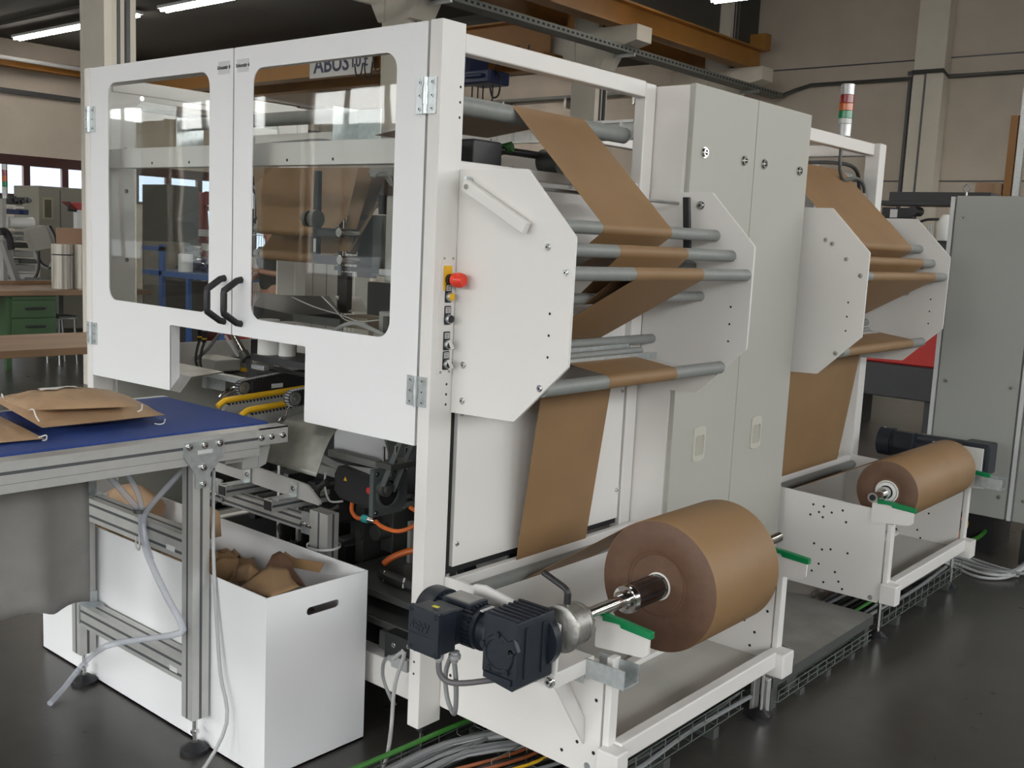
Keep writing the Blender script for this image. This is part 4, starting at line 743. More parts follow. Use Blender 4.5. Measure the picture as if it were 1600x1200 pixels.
for x0, x1 in ((-0.59, -0.53), (-1.31, -1.25)):
    b = M(); b.box(x0, x1, YT, -0.24, 0.955, 1.038)
    for xx in (x0, x1): b.box(xx-0.0006, xx+0.0006, YT, -0.241, 1.006, 1.015, 1); b.box(xx-0.0006, xx+0.0006, YT, -0.241, 0.9795, 0.9805, 1)
    fin('side_profile', b, [AL, AG], tb_)
    q = M(); q.box(x0-0.002 if x0 > -1 else x0+0.02, x1+0.001, YT, -0.128, 1.038, 1.042); q.prism([(x1+0.001, 1.042), (x1+0.001, 0.987), (x1-0.003, 0.987), (x1-0.003, 1.042)], 'y', -0.245, -0.128)
    ed = fin('edge_strip', q, AL, tb_)
    for y_ in ((-0.235, -0.195, -0.150) if x0 > -1 else ()): bolt(ed, (x1+0.001, y_, 1.012), (1, 0, 0), 0.007, 0.012)
    profile(x0, x1, -0.485, -0.425, 0.12, 0.955, 'z', tb_, 'leg')
    xc = (x0+x1)/2
    fin('levelling_foot', M().cyl((xc, -0.455, 0.03), (xc, -0.455, 0.12), 0.008, 1, 14).cyl((xc, -0.455, 0.062), (xc, -0.455, 0.072), 0.014, 1, 6).cyl((xc, -0.455, 0.0), (xc, -0.455, 0.014), 0.046, 0, 28).cyl((xc, -0.455, 0.014), (xc, -0.455, 0.034), 0.042, 0, 28, r2=0.014), [BK, CH], tb_)
    profile(x0, x1, -1.95, -1.89, 0.12, 0.955, 'z', tb_, 'leg'); fin('levelling_foot', M().cyl((xc, -1.92, 0.0), (xc, -1.92, 0.03), 0.044, 0, 24).cyl((xc, -1.92, 0.03), (xc, -1.92, 0.12), 0.008, 1), [BK, CH], tb_)
profile(-1.25, -0.59, -0.485, -0.425, 0.640, 0.722, 'x', tb_, 'crossbar', 2); cbm = profile(-1.25, -0.59, -0.485, -0.425, 0.235, 0.312, 'x', tb_, 'crossbar', 2)
fin('type_sticker', M().box(-0.66, -0.615, -0.4862, -0.4850, 0.255, 0.272), LB, tb_); fin('type_sticker', M().box(-0.68, -0.63, -0.4862, -0.4850, 0.655, 0.672), LB, tb_)
q = M(); q.plate(rpoly([(-0.520, 1.030), (-0.378, 1.030), (-0.378, 0.975), (-0.427, 0.925), (-0.427, 0.880), (-0.479, 0.880), (-0.479, 0.925), (-0.520, 0.985)], [0.006]*4+[0.006]*4, 3), [], 'x', -0.529, -0.524)
gp_ = fin('joining_plate', q, ZN, tb_, label='galvanised Y-shaped joining plate', bevel=0.0008)
for y_, z_ in ((-0.502, 1.015), (-0.449, 1.015), (-0.394, 1.015), (-0.453, 0.945), (-0.453, 0.892)): bolt(gp_, (-0.524, y_, z_), (1, 0, 0), 0.008, 0.012)
fin('serial_sticker', M().box(-0.524, -0.5235, -0.473, -0.42, 0.988, 1.001), LB, gp_)
for z0, z1 in ((0.70, 0.755), (0.225, 0.335)):
    b = M(); b.box(-1.252, -1.246, -0.49, -0.42, z0+0.02, z1+0.02).box(-1.25, -1.19, -0.487, -0.423, (0.722 if z0 > .5 else 0.312), (0.727 if z0 > .5 else 0.317)); b.cyl((-1.246, -0.455, z1), (-1.238, -0.455, z1), 0.008, 0, 10); fin('corner_bracket', b, ZN, tb_)
bt = M(); bt.box(-1.24, -0.605, YT+0.02, -0.150, 1.020, 1.047); fin('belt', bt, BB, tb_, label='deep blue conveyor belt', bevel=0.004)
fin('bed_plate', M().box(-1.25, -0.59, YT, -0.16, 0.985, 1.018), ST, tb_); fin('nose_roller', M().cyl((-1.25, -0.155, 1.016), (-0.59, -0.155, 1.016), 0.022, 0, 20), ST, tb_)
for u0, v0, u1, v1 in ((352, 700, 379, 722), (379, 700, 404, 731)):
    a, c = W(u0, v0, 'x', -0.60), W(u1, v1, 'x', -0.60); fin('drive_housing', M().box(-0.70, -0.60, a.y, c.y, c.z, 0.985), MG, tb_, bevel=0.003)
a, c, d_ = W(404, 731, 'x', -0.60), W(404, 690, 'x', -0.60), W(424, 690, 'x', -0.60); fin('drive_gusset', M().prism([(a.y, a.z), (c.y, 0.985), (d_.y, 0.985), (a.y+0.03, a.z+0.01)], 'x', -0.62, -0.60), MG, tb_)
# grey cloth hung below the table
b = M(); NX, NZ = 60, 14; vs = []
for j in range(NZ+1):
    for i in range(NX+1):
        u = i/NX; v = j/NZ; y = -2.0+u*(1.385); fold = 0.03*max(0, math.sin(u*16+0.4))**3*(0.4+v)+0.012*math.sin(u*38+math.sin(v*3)*0.6)*(0.25+v)+0.02*math.sin(u*9+1)
        vs.append((-0.92+fold, y, 0.985-v*(0.53+0.016*math.sin(u*21)+0.01*math.sin(u*50))))
b.add(vs, [(j*(NX+1)+i, j*(NX+1)+i+1, (j+1)*(NX+1)+i+1, (j+1)*(NX+1)+i) for j in range(NZ) for i in range(NX)])
cl = fin('hanging_cloth', b, CT, label='dark grey cloth hanging below the conveyor table at the left edge', cat='cloth', ang=80)
md = cl.modifiers.new('thick', 'SOLIDIFY'); md.thickness = 0.003
# paper bags on the belt
def bag(corners, zb, t, lb, seedn, patch=False, strings=()):
    rn = random.Random(seedn); N = 26; c = [Vector((q[0], q[1], 0)) for q in corners]; top = []; bot = []
    for j in range(N+1):
        for i in range(N+1):
            u, v = i/N, j/N; p = (c[0]*(1-u)+c[1]*u)*(1-v)+(c[3]*(1-u)+c[2]*u)*v
            e = (1-abs(2*u-1)**2.6)*(1-abs(2*v-1)**2.2); e = max(e, 0)**0.62
            nz = noise.noise((u*4+seedn, v*5, seedn*1.3))*0.006+noise.noise((u*11, v*12+seedn, 3))*0.003
            w_ = t*e; edge = 0.35*t
            gus = -0.35*t*max(0, 1-abs(v-0.5)*8)*max(0, 1-(1-u)*6)
            top.append((p.x, p.y, zb+edge+w_*0.65+nz*e*1.4)); bot.append((p.x, p.y, zb+edge*(1-e)+0.0005))
    b = M(); S = N+1; fs = [(j*S+i, j*S+i+1, (j+1)*S+i+1, (j+1)*S+i) for j in range(N) for i in range(N)]; o = S*S
    mi = []
    b.add(top+bot, fs+[tuple(o+k for k in reversed(f)) for f in fs])
    for i in range(N):
        for a, d in ((i, i+1), (N*S+i+1, N*S+i)): b.f.append([d, a, o+a, o+d]); b.m.append(0)
        for a, d in (((i+1)*S, i*S), (i*S+N, (i+1)*S+N)): b.f.append([d, a, o+a, o+d]); b.m.append(0)
    r = fin('paper_bag', b, KB, label=lb, cat='paper bag', group='filled brown paper bags on the belt', ang=45)
    WPOS[r.name] = WPOS[r.name]
    if patch:
        h = lambda u, v: Vector(top[int(v*N)*S+int(u*N)])+Vector((0, 0, 0.0045))
        q = M(); us = [0.34+0.04*k for k in range(9)]; vv = [0.54+0.04*k for k in range(7)]; q.add([h(a, d) for d in vv for a in us], [(j*9+i, j*9+i+1, (j+1)*9+i+1, (j+1)*9+i) for j in range(6) for i in range(8)]); fin('printed_label', q, CD, r, label='white printed label')
    for k, st in enumerate(strings): fin('cord_handle', M().tube(st, 0.0022, seg=6), TH, r, label='white cord handle')
    return r
def Wz(u, v, z): p = W(u, v, 'z', z); return (p.x, p.y)
q3 = [Wz(-60, 700, 1.05), Wz(70, 688, 1.05), Wz(-5, 650, 1.05), Wz(-130, 658, 1.05)]
bag(q3, 1.047, 0.022, 'flat brown paper bag lying lowest at the left edge of the belt', 3, strings=[[(*Wz(60, 684, 1.056), 1.056), (*Wz(72, 680, 1.06), 1.06), (*Wz(72, 687, 1.05), 1.05), (*Wz(66, 688, 1.05), 1.05)]])
q2 = [Wz(66, 676, 1.06), Wz(258, 655, 1.06), Wz(170, 618, 1.06), Wz(-10, 632, 1.06)]
bag(q2, 1.048, 0.075, 'full brown paper bag lying under another bag on the blue belt', 7, strings=[[(*Wz(258, 655, 1.062), 1.062), (*Wz(256, 661, 1.06), 1.06), (*Wz(250, 663, 1.052), 1.052), (*Wz(242, 662, 1.05), 1.05)], [(*Wz(45, 641, 1.12), 1.12), (*Wz(52, 640, 1.125), 1.125), (*Wz(56, 650, 1.11), 1.11), (*Wz(61, 658, 1.10), 1.10)]])
q1 = [Wz(44, 642, 1.12), Wz(216, 636, 1.12), Wz(150, 607, 1.12), Wz(-6, 622, 1.12)]
bag(q1, 1.106, 0.045, 'topmost full brown paper bag with a white printed label', 12, True, strings=[[(*Wz(222, 632, 1.128), 1.128), (*Wz(221, 640, 1.12), 1.12), (*Wz(215, 643, 1.115), 1.115)], [(*Wz(2, 622, 1.12), 1.12), (*Wz(3, 616, 1.15), 1.15), (*Wz(5, 622, 1.14), 1.14)]])
# clear hoses tied to the upper crossbar
def WP_(l, pl='y', d=-0.53): return [tuple(W(u, v, pl, dd)) for u, v, dd in l]
hz = root('hose_bundle', tuple(W(220, 800, 'y', -0.5)), 'clear plastic hoses tied together at the upper crossbar of the table', 'hose')
fin('hose', M().tube(WP_([(168, 742, -.62), (195, 772, -.56), (218, 800, -.50), (222, 830, -.50), (232, 870, -.51), (262, 935, -.51), (284, 975, -.51), (278, 990, -.52), (215, 1000, -.56)])+[tuple(W(165, 1010, 'y', -0.62)), tuple(W(130, 1038, 'z', 0.10)), tuple(W(100, 1075, 'z', 0.03)), tuple(W(78, 1099, 'z', 0.012))], 0.0105, seg=12), HOSE, hz)
fin('hose', M().tube(WP_([(198, 738, -.55), (215, 770, -.52), (222, 798, -.50), (226, 835, -.50), (236, 875, -.50)]), 0.0095, seg=12), HOSE, hz)
fin('hose', M().tube(WP_([(292, 728, -.42), (262, 760, -.46), (240, 785, -.49), (226, 805, -.50), (224, 830, -.495)]), 0.0095, seg=12), HOSE, hz)
p_ = W(220, 798, 'y', -0.5); fin('hose_tie', M().cyl((p_.x, p_.y, p_.z-0.006), (p_.x, p_.y, p_.z+0.006), 0.023, 0, 16), DG, hz); fin('wire_hook', M().tube([(p_.x-0.03, -0.5, 0.66), (p_.x-0.03, -0.5, 0.63), (p_.x-0.01, -0.5, 0.625), (p_.x-0.01, -0.5, 0.70)], 0.003, seg=6), WP, hz)
fin('floor_cable', M().tube(WP_([(334, 735, -.36), (333, 800, -.40), (334, 880, -.42), (338, 960, -.43), (344, 1050, -.44), (354, 1130, -.45)])+[(-0.395, -0.55, 0.012), (-0.30, -0.75, 0.008)], 0.006, seg=10), CL, label='thin grey cable hanging beside the near table leg and over the bin', cat='cable')
fin('floor_cable', M().tube([(-0.10, 0.02, 0.345), (-0.10, -0.02, 0.33), tuple(W(632, 1020, 'y', -0.03)), tuple(W(617, 1070, 'y', -0.03)), tuple(W(612, 1130, 'y', -0.03)), tuple(W(607, 1170, 'y', -.1)), tuple(W(600, 1196, 'z', 0.01)), tuple(W(580, 1230, 'z', 0.01))], 0.0065, seg=10), CL, label='grey cable dropping to the floor between bin and corner post', cat='cable')
# ================================================================== waste bin and paper scraps
r = root('waste_bin', (-0.97, -0.21, 0), 'long white sheet metal bin full of crumpled brown paper', 'bin')
bx0, bx1, by0, by1, hz_ = -1.69, -0.245, -0.415, -0.012, 0.588
b = M(); b.box(bx0, bx1-0.004, by0, by0+0.004, 0.002, hz_).box(bx0, bx1-0.004, by1-0.004, by1, 0.002, hz_).box(bx0, bx0+0.004, by0, by1, 0.002, hz_).box(bx0, bx1, by0, by1, 0.002, 0.008)
b.plate([(by0, 0.002), (by1, 0.002), (by1, hz_), (by0, hz_)], [rpoly([(-0.262, 0.494), (-0.132, 0.494), (-0.132, 0.520), (-0.262, 0.520)], 0.0129, 6)], 'x', bx1-0.004, bx1)
fin('bin_body', b, WD, r)
def scrap(cx, cy, cz, sx, sy, sz, seedn, lb, rot=0.0, tilt=0.0, m=KP, grp=None):
    rn = random.Random(seedn); N = 14; b = M(); vs = []
    T = Matrix.Translation((cx, cy, cz)) @ Matrix.Rotation(rot, 4, 'Z') @ Matrix.Rotation(tilt, 4, 'Y')
    for j in range(N+1):
        for i in range(N+1):
            u, v = i/N*2-1, j/N*2-1
            z = sz*(noise.noise((u*1.4+seedn, v*1.4, seedn*0.7))*1.2+0.5*abs(noise.noise((u*3+seedn, v*3, 5)))-0.4*(u*u*0.6+v*v*0.5)); x = sx*(u+0.18*noise.noise((v*2, seedn, u))); y = sy*(v+0.2*noise.noise((u*2, 9, seedn+v)))
            p = T @ Vector((x, y, z)); vs.append((max(-1.67, min(-0.262, p.x)), max(-0.395, min(-0.03, p.y)), max(0.02, p.z)))
    b.add(vs, [(j*(N+1)+i, j*(N+1)+i+1, (j+1)*(N+1)+i+1, (j+1)*(N+1)+i) for j in range(N) for i in range(N)])
    o = fin('paper_scrap', b, m, label=lb, cat='paper scrap', group=grp or 'crumpled brown paper in the white bin', ang=28)
    o.modifiers.new('thick', 'SOLIDIFY').thickness = 0.0012; return o
cen = W(420, 905, 'z', 0.55)
def folded(name, tri, lb, m=KP, t=0.0012):
    # a creased sheet: corner points (u, v, y) and the facets between its creases
    P_ = [W(u, v, 'y', y) for u, v, y in tri[0]]
    for p in P_: p.x = max(-1.67, min(-0.26, p.x)); p.y = max(-0.40, min(-0.03, p.y))
    b = M(); b.add([tuple(p) for p in P_], tri[1]); o = fin(name, b, m, label=lb, cat='paper scrap', group='crumpled brown paper in the white bin', ang=20)
    bm = bmesh.new(); bm.from_mesh(o.data); bmesh.ops.subdivide_edges(bm, edges=bm.edges[:], cuts=5, use_grid_fill=True)
    for v in bm.verts: v.co += Vector((noise.noise(v.co*14), noise.noise(v.co*14+Vector((9, 0, 0))), noise.noise(v.co*14+Vector((0, 9, 0)))))*0.008
    bm.to_mesh(o.data); bm.free(); o.modifiers.new('thick', 'SOLIDIFY').thickness = t
    return o
folded('paper_scrap', ([(376, 917, -.33), (432, 938, -.38), (484, 922, -.28), (447, 888, -.22), (424, 884, -.25), (395, 902, -.30)], [(0, 1, 4, 5), (1, 2, 3, 4)]), 'folded brown paper with a light flat face nearest the bin corner')
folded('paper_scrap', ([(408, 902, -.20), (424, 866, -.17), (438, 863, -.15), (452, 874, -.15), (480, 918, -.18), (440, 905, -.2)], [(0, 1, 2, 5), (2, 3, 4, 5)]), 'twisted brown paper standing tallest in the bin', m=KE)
folded('paper_scrap', ([(366, 910, -.28), (374, 886, -.26), (392, 880, -.25), (408, 890, -.24), (388, 906, -.3)], [(0, 1, 2, 4), (2, 3, 4)]), 'small curled paper left of the tallest scrap in the bin')
fin('paper_strip', M().tube([tuple(W(u, v, 'y', y)) for u, v, y in ((440, 868, -.13), (455, 878, -.12), (475, 882, -.11), (503, 887, -.10))], 0.018, seg=8, flat=0.08), KP, label='narrow brown paper strip curling towards the bin end', cat='paper scrap')
for k, (x, y, z) in enumerate(((-0.60, -0.22, 0.44), (-0.74, -0.15, 0.44), (-0.62, -0.32, 0.42), (-0.88, -0.25, 0.46), (-1.03, -0.15, 0.48), (-1.2, -0.28, 0.47), (-1.35, -0.18, 0.49), (-1.5, -0.22, 0.5), (-0.42, -0.16, 0.38))):
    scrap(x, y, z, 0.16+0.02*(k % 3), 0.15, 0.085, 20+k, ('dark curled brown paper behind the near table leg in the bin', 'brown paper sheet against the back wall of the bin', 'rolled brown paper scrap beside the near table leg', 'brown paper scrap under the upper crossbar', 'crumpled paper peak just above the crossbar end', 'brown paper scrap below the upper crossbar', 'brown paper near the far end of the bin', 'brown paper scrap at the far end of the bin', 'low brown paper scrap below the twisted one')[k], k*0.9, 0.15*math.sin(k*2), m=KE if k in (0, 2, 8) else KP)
fin('paper_tube', M().tube([tuple(W(168, 790, 'y', -0.1)), tuple(W(205, 775, 'y', -0.1)), tuple(W(240, 800, 'y', -0.1))], 0.055, seg=14, flat=0.9), KB, label='bulging brown paper arching above the crossbar at the far bin end', cat='paper scrap')
fin('paper_tube', M().tube([tuple(W(140, 815, 'y', -0.25)), tuple(W(180, 835, 'y', -0.25)), tuple(W(225, 860, 'y', -0.25))], 0.05, seg=14, flat=0.9), KB, label='thick rolled brown paper below the upper crossbar beside the far leg', cat='paper scrap')
fin('paper_sheet', M().add([tuple(W(u, v, 'y', d)) for u, v, d in ((326, 790, -.25), (344, 800, -.22), (346, 838, -.22), (328, 842, -.25))], [(0, 1, 2, 3)]), KB, label='upright brown paper edge behind the near table leg', cat='paper scrap')
bpy.data.objects['paper_sheet'].modifiers.new('thick', 'SOLIDIFY').thickness = 0.0015
# ================================================================== inside the machine, upper half (seen through the door panes)
def XB(name, u0, v0, u1, v1, y, d, m, par, bv=0.0, **k):
    a = W(u0, v0, 'y', y); c = W(u1, v1, 'y', y); return fin(name, M().box(a.x, c.x, y, y+d, a.z, c.z), m, par, bevel=bv, **k)
fs_ = root('web_turning_station', (-1.4, 0.5, 1.5), 'brown paper turning station with black arms behind the right door pane', 'machine')
fin('long_roller', M().cyl((-2.03, 0.45, 2.135), (-0.95, 0.45, 2.135), 0.028, 0, 28), RG, fs_)
q = M(); q.box(-0.95, -0.944, 0.38, 0.52, 2.03, 2.16); q.box(-0.944, -0.81, 0.50, 0.506, 2.03, 2.158); q.box(-2.03, -2.024, 0.38, 0.52, 2.03, 2.16); fin('roller_bracket', q, ZN, fs_, bevel=0.002)
q = M(); q.plate([(-2.03, 1.99), (-0.30, 1.99), (-0.30, 2.04), (-0.70, 2.09), (-2.03, 2.09)], [], 'y', 0.56, 0.57); fin('mounting_plate', q, WH, fs_)
for x, z in ((-1.93, 2.05), (-1.72, 2.06), (-0.98, 2.06), (-0.66, 2.06), (-0.62, 2.02)): bolt(fs_, (x, 0.56, z), (0, -1, 0), 0.011, 0.01)
for x in (-1.72, -0.98): fin('square_bracket', M().box(x-0.03, x+0.03, 0.55, 0.56, 2.02, 2.08), ZN, fs_)
fin('wire_loom', M().tube([(-2.0, 0.36, 2.005), (-1.4, 0.36, 2.02), (-1.0, 0.36, 2.03), (-0.88, 0.38, 2.01), (-0.6, 0.36, 2.005), (-0.3, 0.36, 2.02)], 0.008), CB, fs_)
ya = 0.62
def PX(u, v, y=ya): p = W(u, v, 'y', y); return (p.x, p.y, p.z)
def sheet(name, pts, m, par, grid=6, **k):
    a, b_, c, d = [Vector(p) for p in pts]; B = M(); N = grid; vs = []
    for off in (0, 0.0012):
        for j in range(N+1):
            for i in range(N+1): u, v = i/N, j/N; p = (a*(1-u)+b_*u)*(1-v)+(d*(1-u)+c*u)*v; vs.append((p.x, p.y+off, p.z))
    S = N+1; fs = [(o+j*S+i, o+j*S+i+1, o+(j+1)*S+i+1, o+(j+1)*S+i) for o in (0, S*S) for j in range(N) for i in range(N)]
    B.add(vs, fs); return fin(name, B, m, par, **k)
wt = root('inner_paper_web', (-1.4, 0.7, 1.55), 'folded brown paper web hanging inside the machine behind the right door', 'paper web')
x0, x1 = W(408, 358, 'y', ya).x, W(534, 358, 'y', ya).x
sheet('upper_sheet', [PX(396, 262, 0.95), PX(620, 262, 0.95), (x1-0.02, ya-0.02, 1.70), (x0, ya-0.02, 1.70)], KP, wt)
fin('upper_fold', M().cyl((x0, ya, 1.685), (x1-0.03, ya, 1.685), 0.024, 0, 20), KP, wt)
sheet('lower_sheet', [PX(427, 363, 0.80), PX(540, 363, 0.80), (x1-0.01, ya-0.02, 1.575), (x0+0.02, ya-0.02, 1.575)], KP, wt)
fin('lower_fold', M().cyl((x0+0.02, ya, 1.572), (x1-0.03, ya, 1.572), 0.024, 0, 20), KP, wt)
sheet('diagonal_strip', [PX(560, 262, 0.70), PX(585, 262, 0.70), PX(547, 393, 0.66), PX(530, 393, 0.66)], KP, wt)
sheet('diagonal_strip', [PX(583, 262, 0.76), PX(606, 265, 0.76), PX(556, 398, 0.66), PX(540, 396, 0.66)], KE, wt)
sheet('diagonal_strip', [PX(575, 334, 0.72), PX(600, 300, 0.74), PX(580, 340, 0.66), PX(545, 396, 0.64)], KP, wt)
for z in (1.685, 1.572): fin('roller_end', M().cyl((x0-0.16, ya, z), (x0, ya, z), 0.016, 0, 16).cyl((x0-0.03, ya, z), (x0, ya, z), 0.022, 1, 16), [BK, ST], fs_)
for z in (1.685, 1.572): fin('roller_end', M().cyl((x1-0.03, ya, z), (x1+0.02, ya, z), 0.018, 1, 16).cyl((x1+0.02, ya-0.03, z), (x1+0.026, ya-0.03, z), 0.014, 1, 16), [BK, CH], fs_)
a_ = PX(497, 262, 0.52); c_ = PX(505, 405, 0.52)
fin('black_arm', M().box(a_[0]-0.016, a_[0]+0.016, 0.51, 0.53, 1.56, 1.93).box(a_[0], a_[0]+0.17, 0.51, 0.53, 1.555, 1.59).box(a_[0], a_[0]+0.16, 0.51, 0.53, 1.665, 1.70).cyl((a_[0]+0.17, 0.50, 1.575), (a_[0]+0.17, 0.6, 1.575), 0.018, 1, 16).cyl((a_[0]+0.16, 0.50, 1.684), (a_[0]+0.16, 0.6, 1.684), 0.018, 1, 16), [BM, CH], fs_, bevel=0.002)
fin('arm_sticker', M().box(a_[0]-0.006, a_[0]+0.010, 0.508, 0.51, 1.60, 1.655), LB, fs_)
k_ = PX(488, 342, 0.47); fin('adjusting_knob', M().lathe((k_[0]-0.04, 0.47, k_[2]), (1, 0, 0), [(-0.04, 0.004), (0, 0.005), (0, 0.03), (0.03, 0.034), (0.03, 0.026), (0.05, 0.026), (0.05, 0.036), (0.075, 0.036), (0.08, 0.02)], 0, 24), DG, fs_)
XB('black_plate', 560, 336, 583, 435, 0.70, 0.02, BM, fs_); XB('black_plate', 583, 336, 602, 432, 0.68, 0.05, DG, fs_); XB('black_slide', 522, 415, 592, 428, 0.62, 0.04, BM, fs_)
XB('black_slide', 530, 425, 541, 490, 0.75, 0.03, BK, fs_); XB('dark_cover', 592, 305, 601, 335, 0.70, 0.05, BK, fs_)
XB('light_box', 604, 306, 620, 468, 0.60, 0.10, GC, fs_, 0.004); XB('cable_anchor', 578, 262, 612, 275, 0.66, 0.05, GC, fs_)
fin('wire', M().tube([PX(578, 268, 0.6), PX(585, 276, 0.6), PX(592, 270, 0.6), PX(605, 270, 0.6), PX(612, 290, 0.6), PX(605, 280, 0.6)], 0.006), CL, fs_)
for i in range(3): fin('wire', M().tube([PX(393, 290+4*i, 0.8), PX(402+2*i, 310, 0.8), PX(403+2*i, 335, 0.8), PX(394, 350-3*i, 0.8)], 0.005), CBK, fs_)
XB('valve_cluster', 592, 420, 612, 432, 0.5, 0.05, LB, fs_, 0.003)
# dark hoods of the bag forming unit
hd = root('dark_hood', (-1.5, 0.7, 1.2), 'dark sheet metal hoods with a cord behind the lower right door pane', 'hood')
q = M(); P = [PX(444, 461, 0.75), PX(514, 463, 0.75), PX(531, 490, 0.55), PX(458, 492, 0.55)]; q.add([*P, *[(p[0], p[1]+0.02, p[2]-0.02) for p in P]], [(0, 1, 2, 3), (7, 6, 5, 4), (0, 4, 5, 1), (1, 5, 6, 2), (2, 6, 7, 3), (3, 7, 4, 0)])
fin('sloped_cover', q, BM, hd); XB('front_cover', 458, 490, 531, 512, 0.55, 0.02, DG, hd)
q = M(); P = [PX(408, 457, 0.75), PX(444, 461, 0.75), PX(458, 492, 0.55), PX(396, 478, 0.55)]; q.add([*P, *[(p[0], p[1]+0.02, p[2]-0.02) for p in P]], [(0, 1, 2, 3), (7, 6, 5, 4), (0, 4, 5, 1), (1, 5, 6, 2), (2, 6, 7, 3), (3, 7, 4, 0)])
fin('sloped_cover', q, BM, hd); q = M(); q.add([PX(396, 478, 0.55), PX(458, 492, 0.55), PX(458, 520, 0.55), PX(396, 510, 0.55), PX(396, 478, 0.57), PX(458, 492, 0.57), PX(458, 520, 0.57), PX(396, 510, 0.57)], [(0, 1, 2, 3), (7, 6, 5, 4), (0, 4, 5, 1), (1, 5, 6, 2), (2, 6, 7, 3), (3, 7, 4, 0)]); fin('front_cover', q, BM, hd)
fin('cord', M().tube([PX(456, 464, 0.73), PX(490, 479, 0.60), PX(535, 493, 0.5), PX(560, 502, 0.5), PX(592, 500, 0.5)], 0.0025, seg=6), TH, hd); fin('cord', M().tube([PX(503, 463, 0.73), PX(520, 480, 0.58), PX(540, 500, 0.5), PX(570, 505, 0.5)], 0.0025, seg=6), TH, hd)
XB('tan_block', 531, 492, 574, 516, 0.60, 0.15, mat('tan block', (0.33, 0.26, 0.19), 0.6), hd, 0.003)
q = M(); q.add([PX(523, 462, 0.95), PX(563, 464, 0.95), PX(575, 488, 0.75), PX(545, 487, 0.75), PX(523, 462, 0.953), PX(563, 464, 0.953), PX(575, 488, 0.753), PX(545, 487, 0.753)], [(0, 1, 2, 3), (7, 6, 5, 4), (0, 4, 5, 1), (1, 5, 6, 2), (2, 6, 7, 3), (3, 7, 4, 0)])
fin('paper_sheet', q, CD, label='loose white sheet lying inside behind the lower right door pane', cat='paper')
XB('monitor_back', 574, 440, 612, 496, 0.52, 0.03, BM, hd, 0.004); XB('pneumatic_block', 592, 486, 612, 520, 0.42, 0.06, MG, hd, 0.004); XB('pneumatic_valve', 598, 494, 606, 524, 0.38, 0.04, DG, hd, 0.003)
for k in range(2): fin('air_hose', M().tube([PX(520, 519-k*2, 0.35), PX(536, 510-k*2, 0.35), PX(556, 506-k*2, 0.35), PX(576, 513-k*2, 0.35), PX(600, 524-k, 0.35)], 0.006), CL, hd)
# ================================================================== inside the machine, lower half
sw = root('bag_sewing_unit', (-1.5, 0.5, 0.9), 'grey and black bag sewing unit seen through the cut-out below the doors', 'machine')
def YB(name, u0, v0, u1, v1, x, d, m, par, bv=0.0, **k):
    a = W(u0, v0, 'x', x); c = W(u1, v1, 'x', x); return fin(name, M().box(x-d, x, a.y, c.y, a.z, c.z), m, par, bevel=bv, **k)
fin('rear_white_panel', M().box(-2.05, -1.45, 0.98, 1.0, 0.9, 1.22), WH, sw)
XB('sewing_head', 298, 556, 336, 582, 0.44, 0.14, GC, sw, 0.008); XB('head_cover', 346, 556, 392, 590, 0.66, 0.14, mat('grey cover', (0.30, 0.30, 0.28), 0.5), sw, 0.02); XB('head_rib', 336, 558, 346, 585, 0.55, 0.1, DG, sw)
XB('warning_plate', 370, 573, 384, 581, 0.64, 0.005, YL, sw); XB('warning_text', 370, 581, 384, 590, 0.64, 0.005, CA, sw)
XB('angle_bracket', 316, 581, 322, 607, 0.40, 0.02, ZN, sw); a = W(316, 582, 'y', 0.40); c = W(386, 593, 'y', 0.40)
fin('angle_bar', M().box(a.x, c.x, 0.38, 0.42, a.z-0.012, a.z+0.012), ZN, sw, bevel=0.001); XB('bracket_plate', 324, 590, 352, 612, 0.42, 0.01, ZN, sw)
fin('air_cylinder', M().tube([PX(363, 520, 0.40), PX(383, 556, 0.40)], 0.015, smooth=0, seg=16), CH, sw); fin('cylinder_clamp', M().cyl(PX(380, 552, 0.40), PX(386, 562, 0.40), 0.024, 0, 14), DG, sw)
q = M(); q.add([PX(382, 560, 0.38), PX(392, 560, 0.38), PX(404, 592, 0.38), PX(392, 594, 0.38), PX(382, 560, 0.44), PX(392, 560, 0.44), PX(404, 592, 0.44), PX(392, 594, 0.44)], [(0, 1, 2, 3), (7, 6, 5, 4), (0, 4, 5, 1), (1, 5, 6, 2), (2, 6, 7, 3), (3, 7, 4, 0)]); fin('black_link', q, BM, sw)
XB('silver_clevis', 392, 568, 412, 580, 0.36, 0.03, ZN, sw, 0.004)
XB('thread_tray', 392, 530, 404, 562, 0.40, 0.2, BK, sw); XB('thread_tray', 392, 563, 478, 568, 0.28, 0.2, BK, sw); XB('black_arm_plate', 398, 572, 478, 590, 0.42, 0.05, BM, sw, 0.003)
for u0, u1, v0, v1, y, w_ in ((405, 435, 528, 557, 0.34, 'left'), (437, 460, 533, 562, 0.37, 'right')):
    a = W(u0, v1, 'y', y); c = W(u1, v1, 'y', y); xc = (a.x+c.x)/2; rr = (c.x-a.x)/2*0.72
    r = root('thread_cone', (xc, y, a.z), w_+' white thread spool hanging in the cut-out below the right door', 'thread spool', 'white thread spools')
    b = M(); b.cyl((xc, y, a.z), (xc, y, a.z+0.16), rr, 0, 28, r2=rr*0.92); fin('thread', b, TH, r); fin('spool_base', M().cyl((xc, y, a.z-0.012), (xc, y, a.z), rr*0.8, 0, 24), RD, r, label='red spool base')
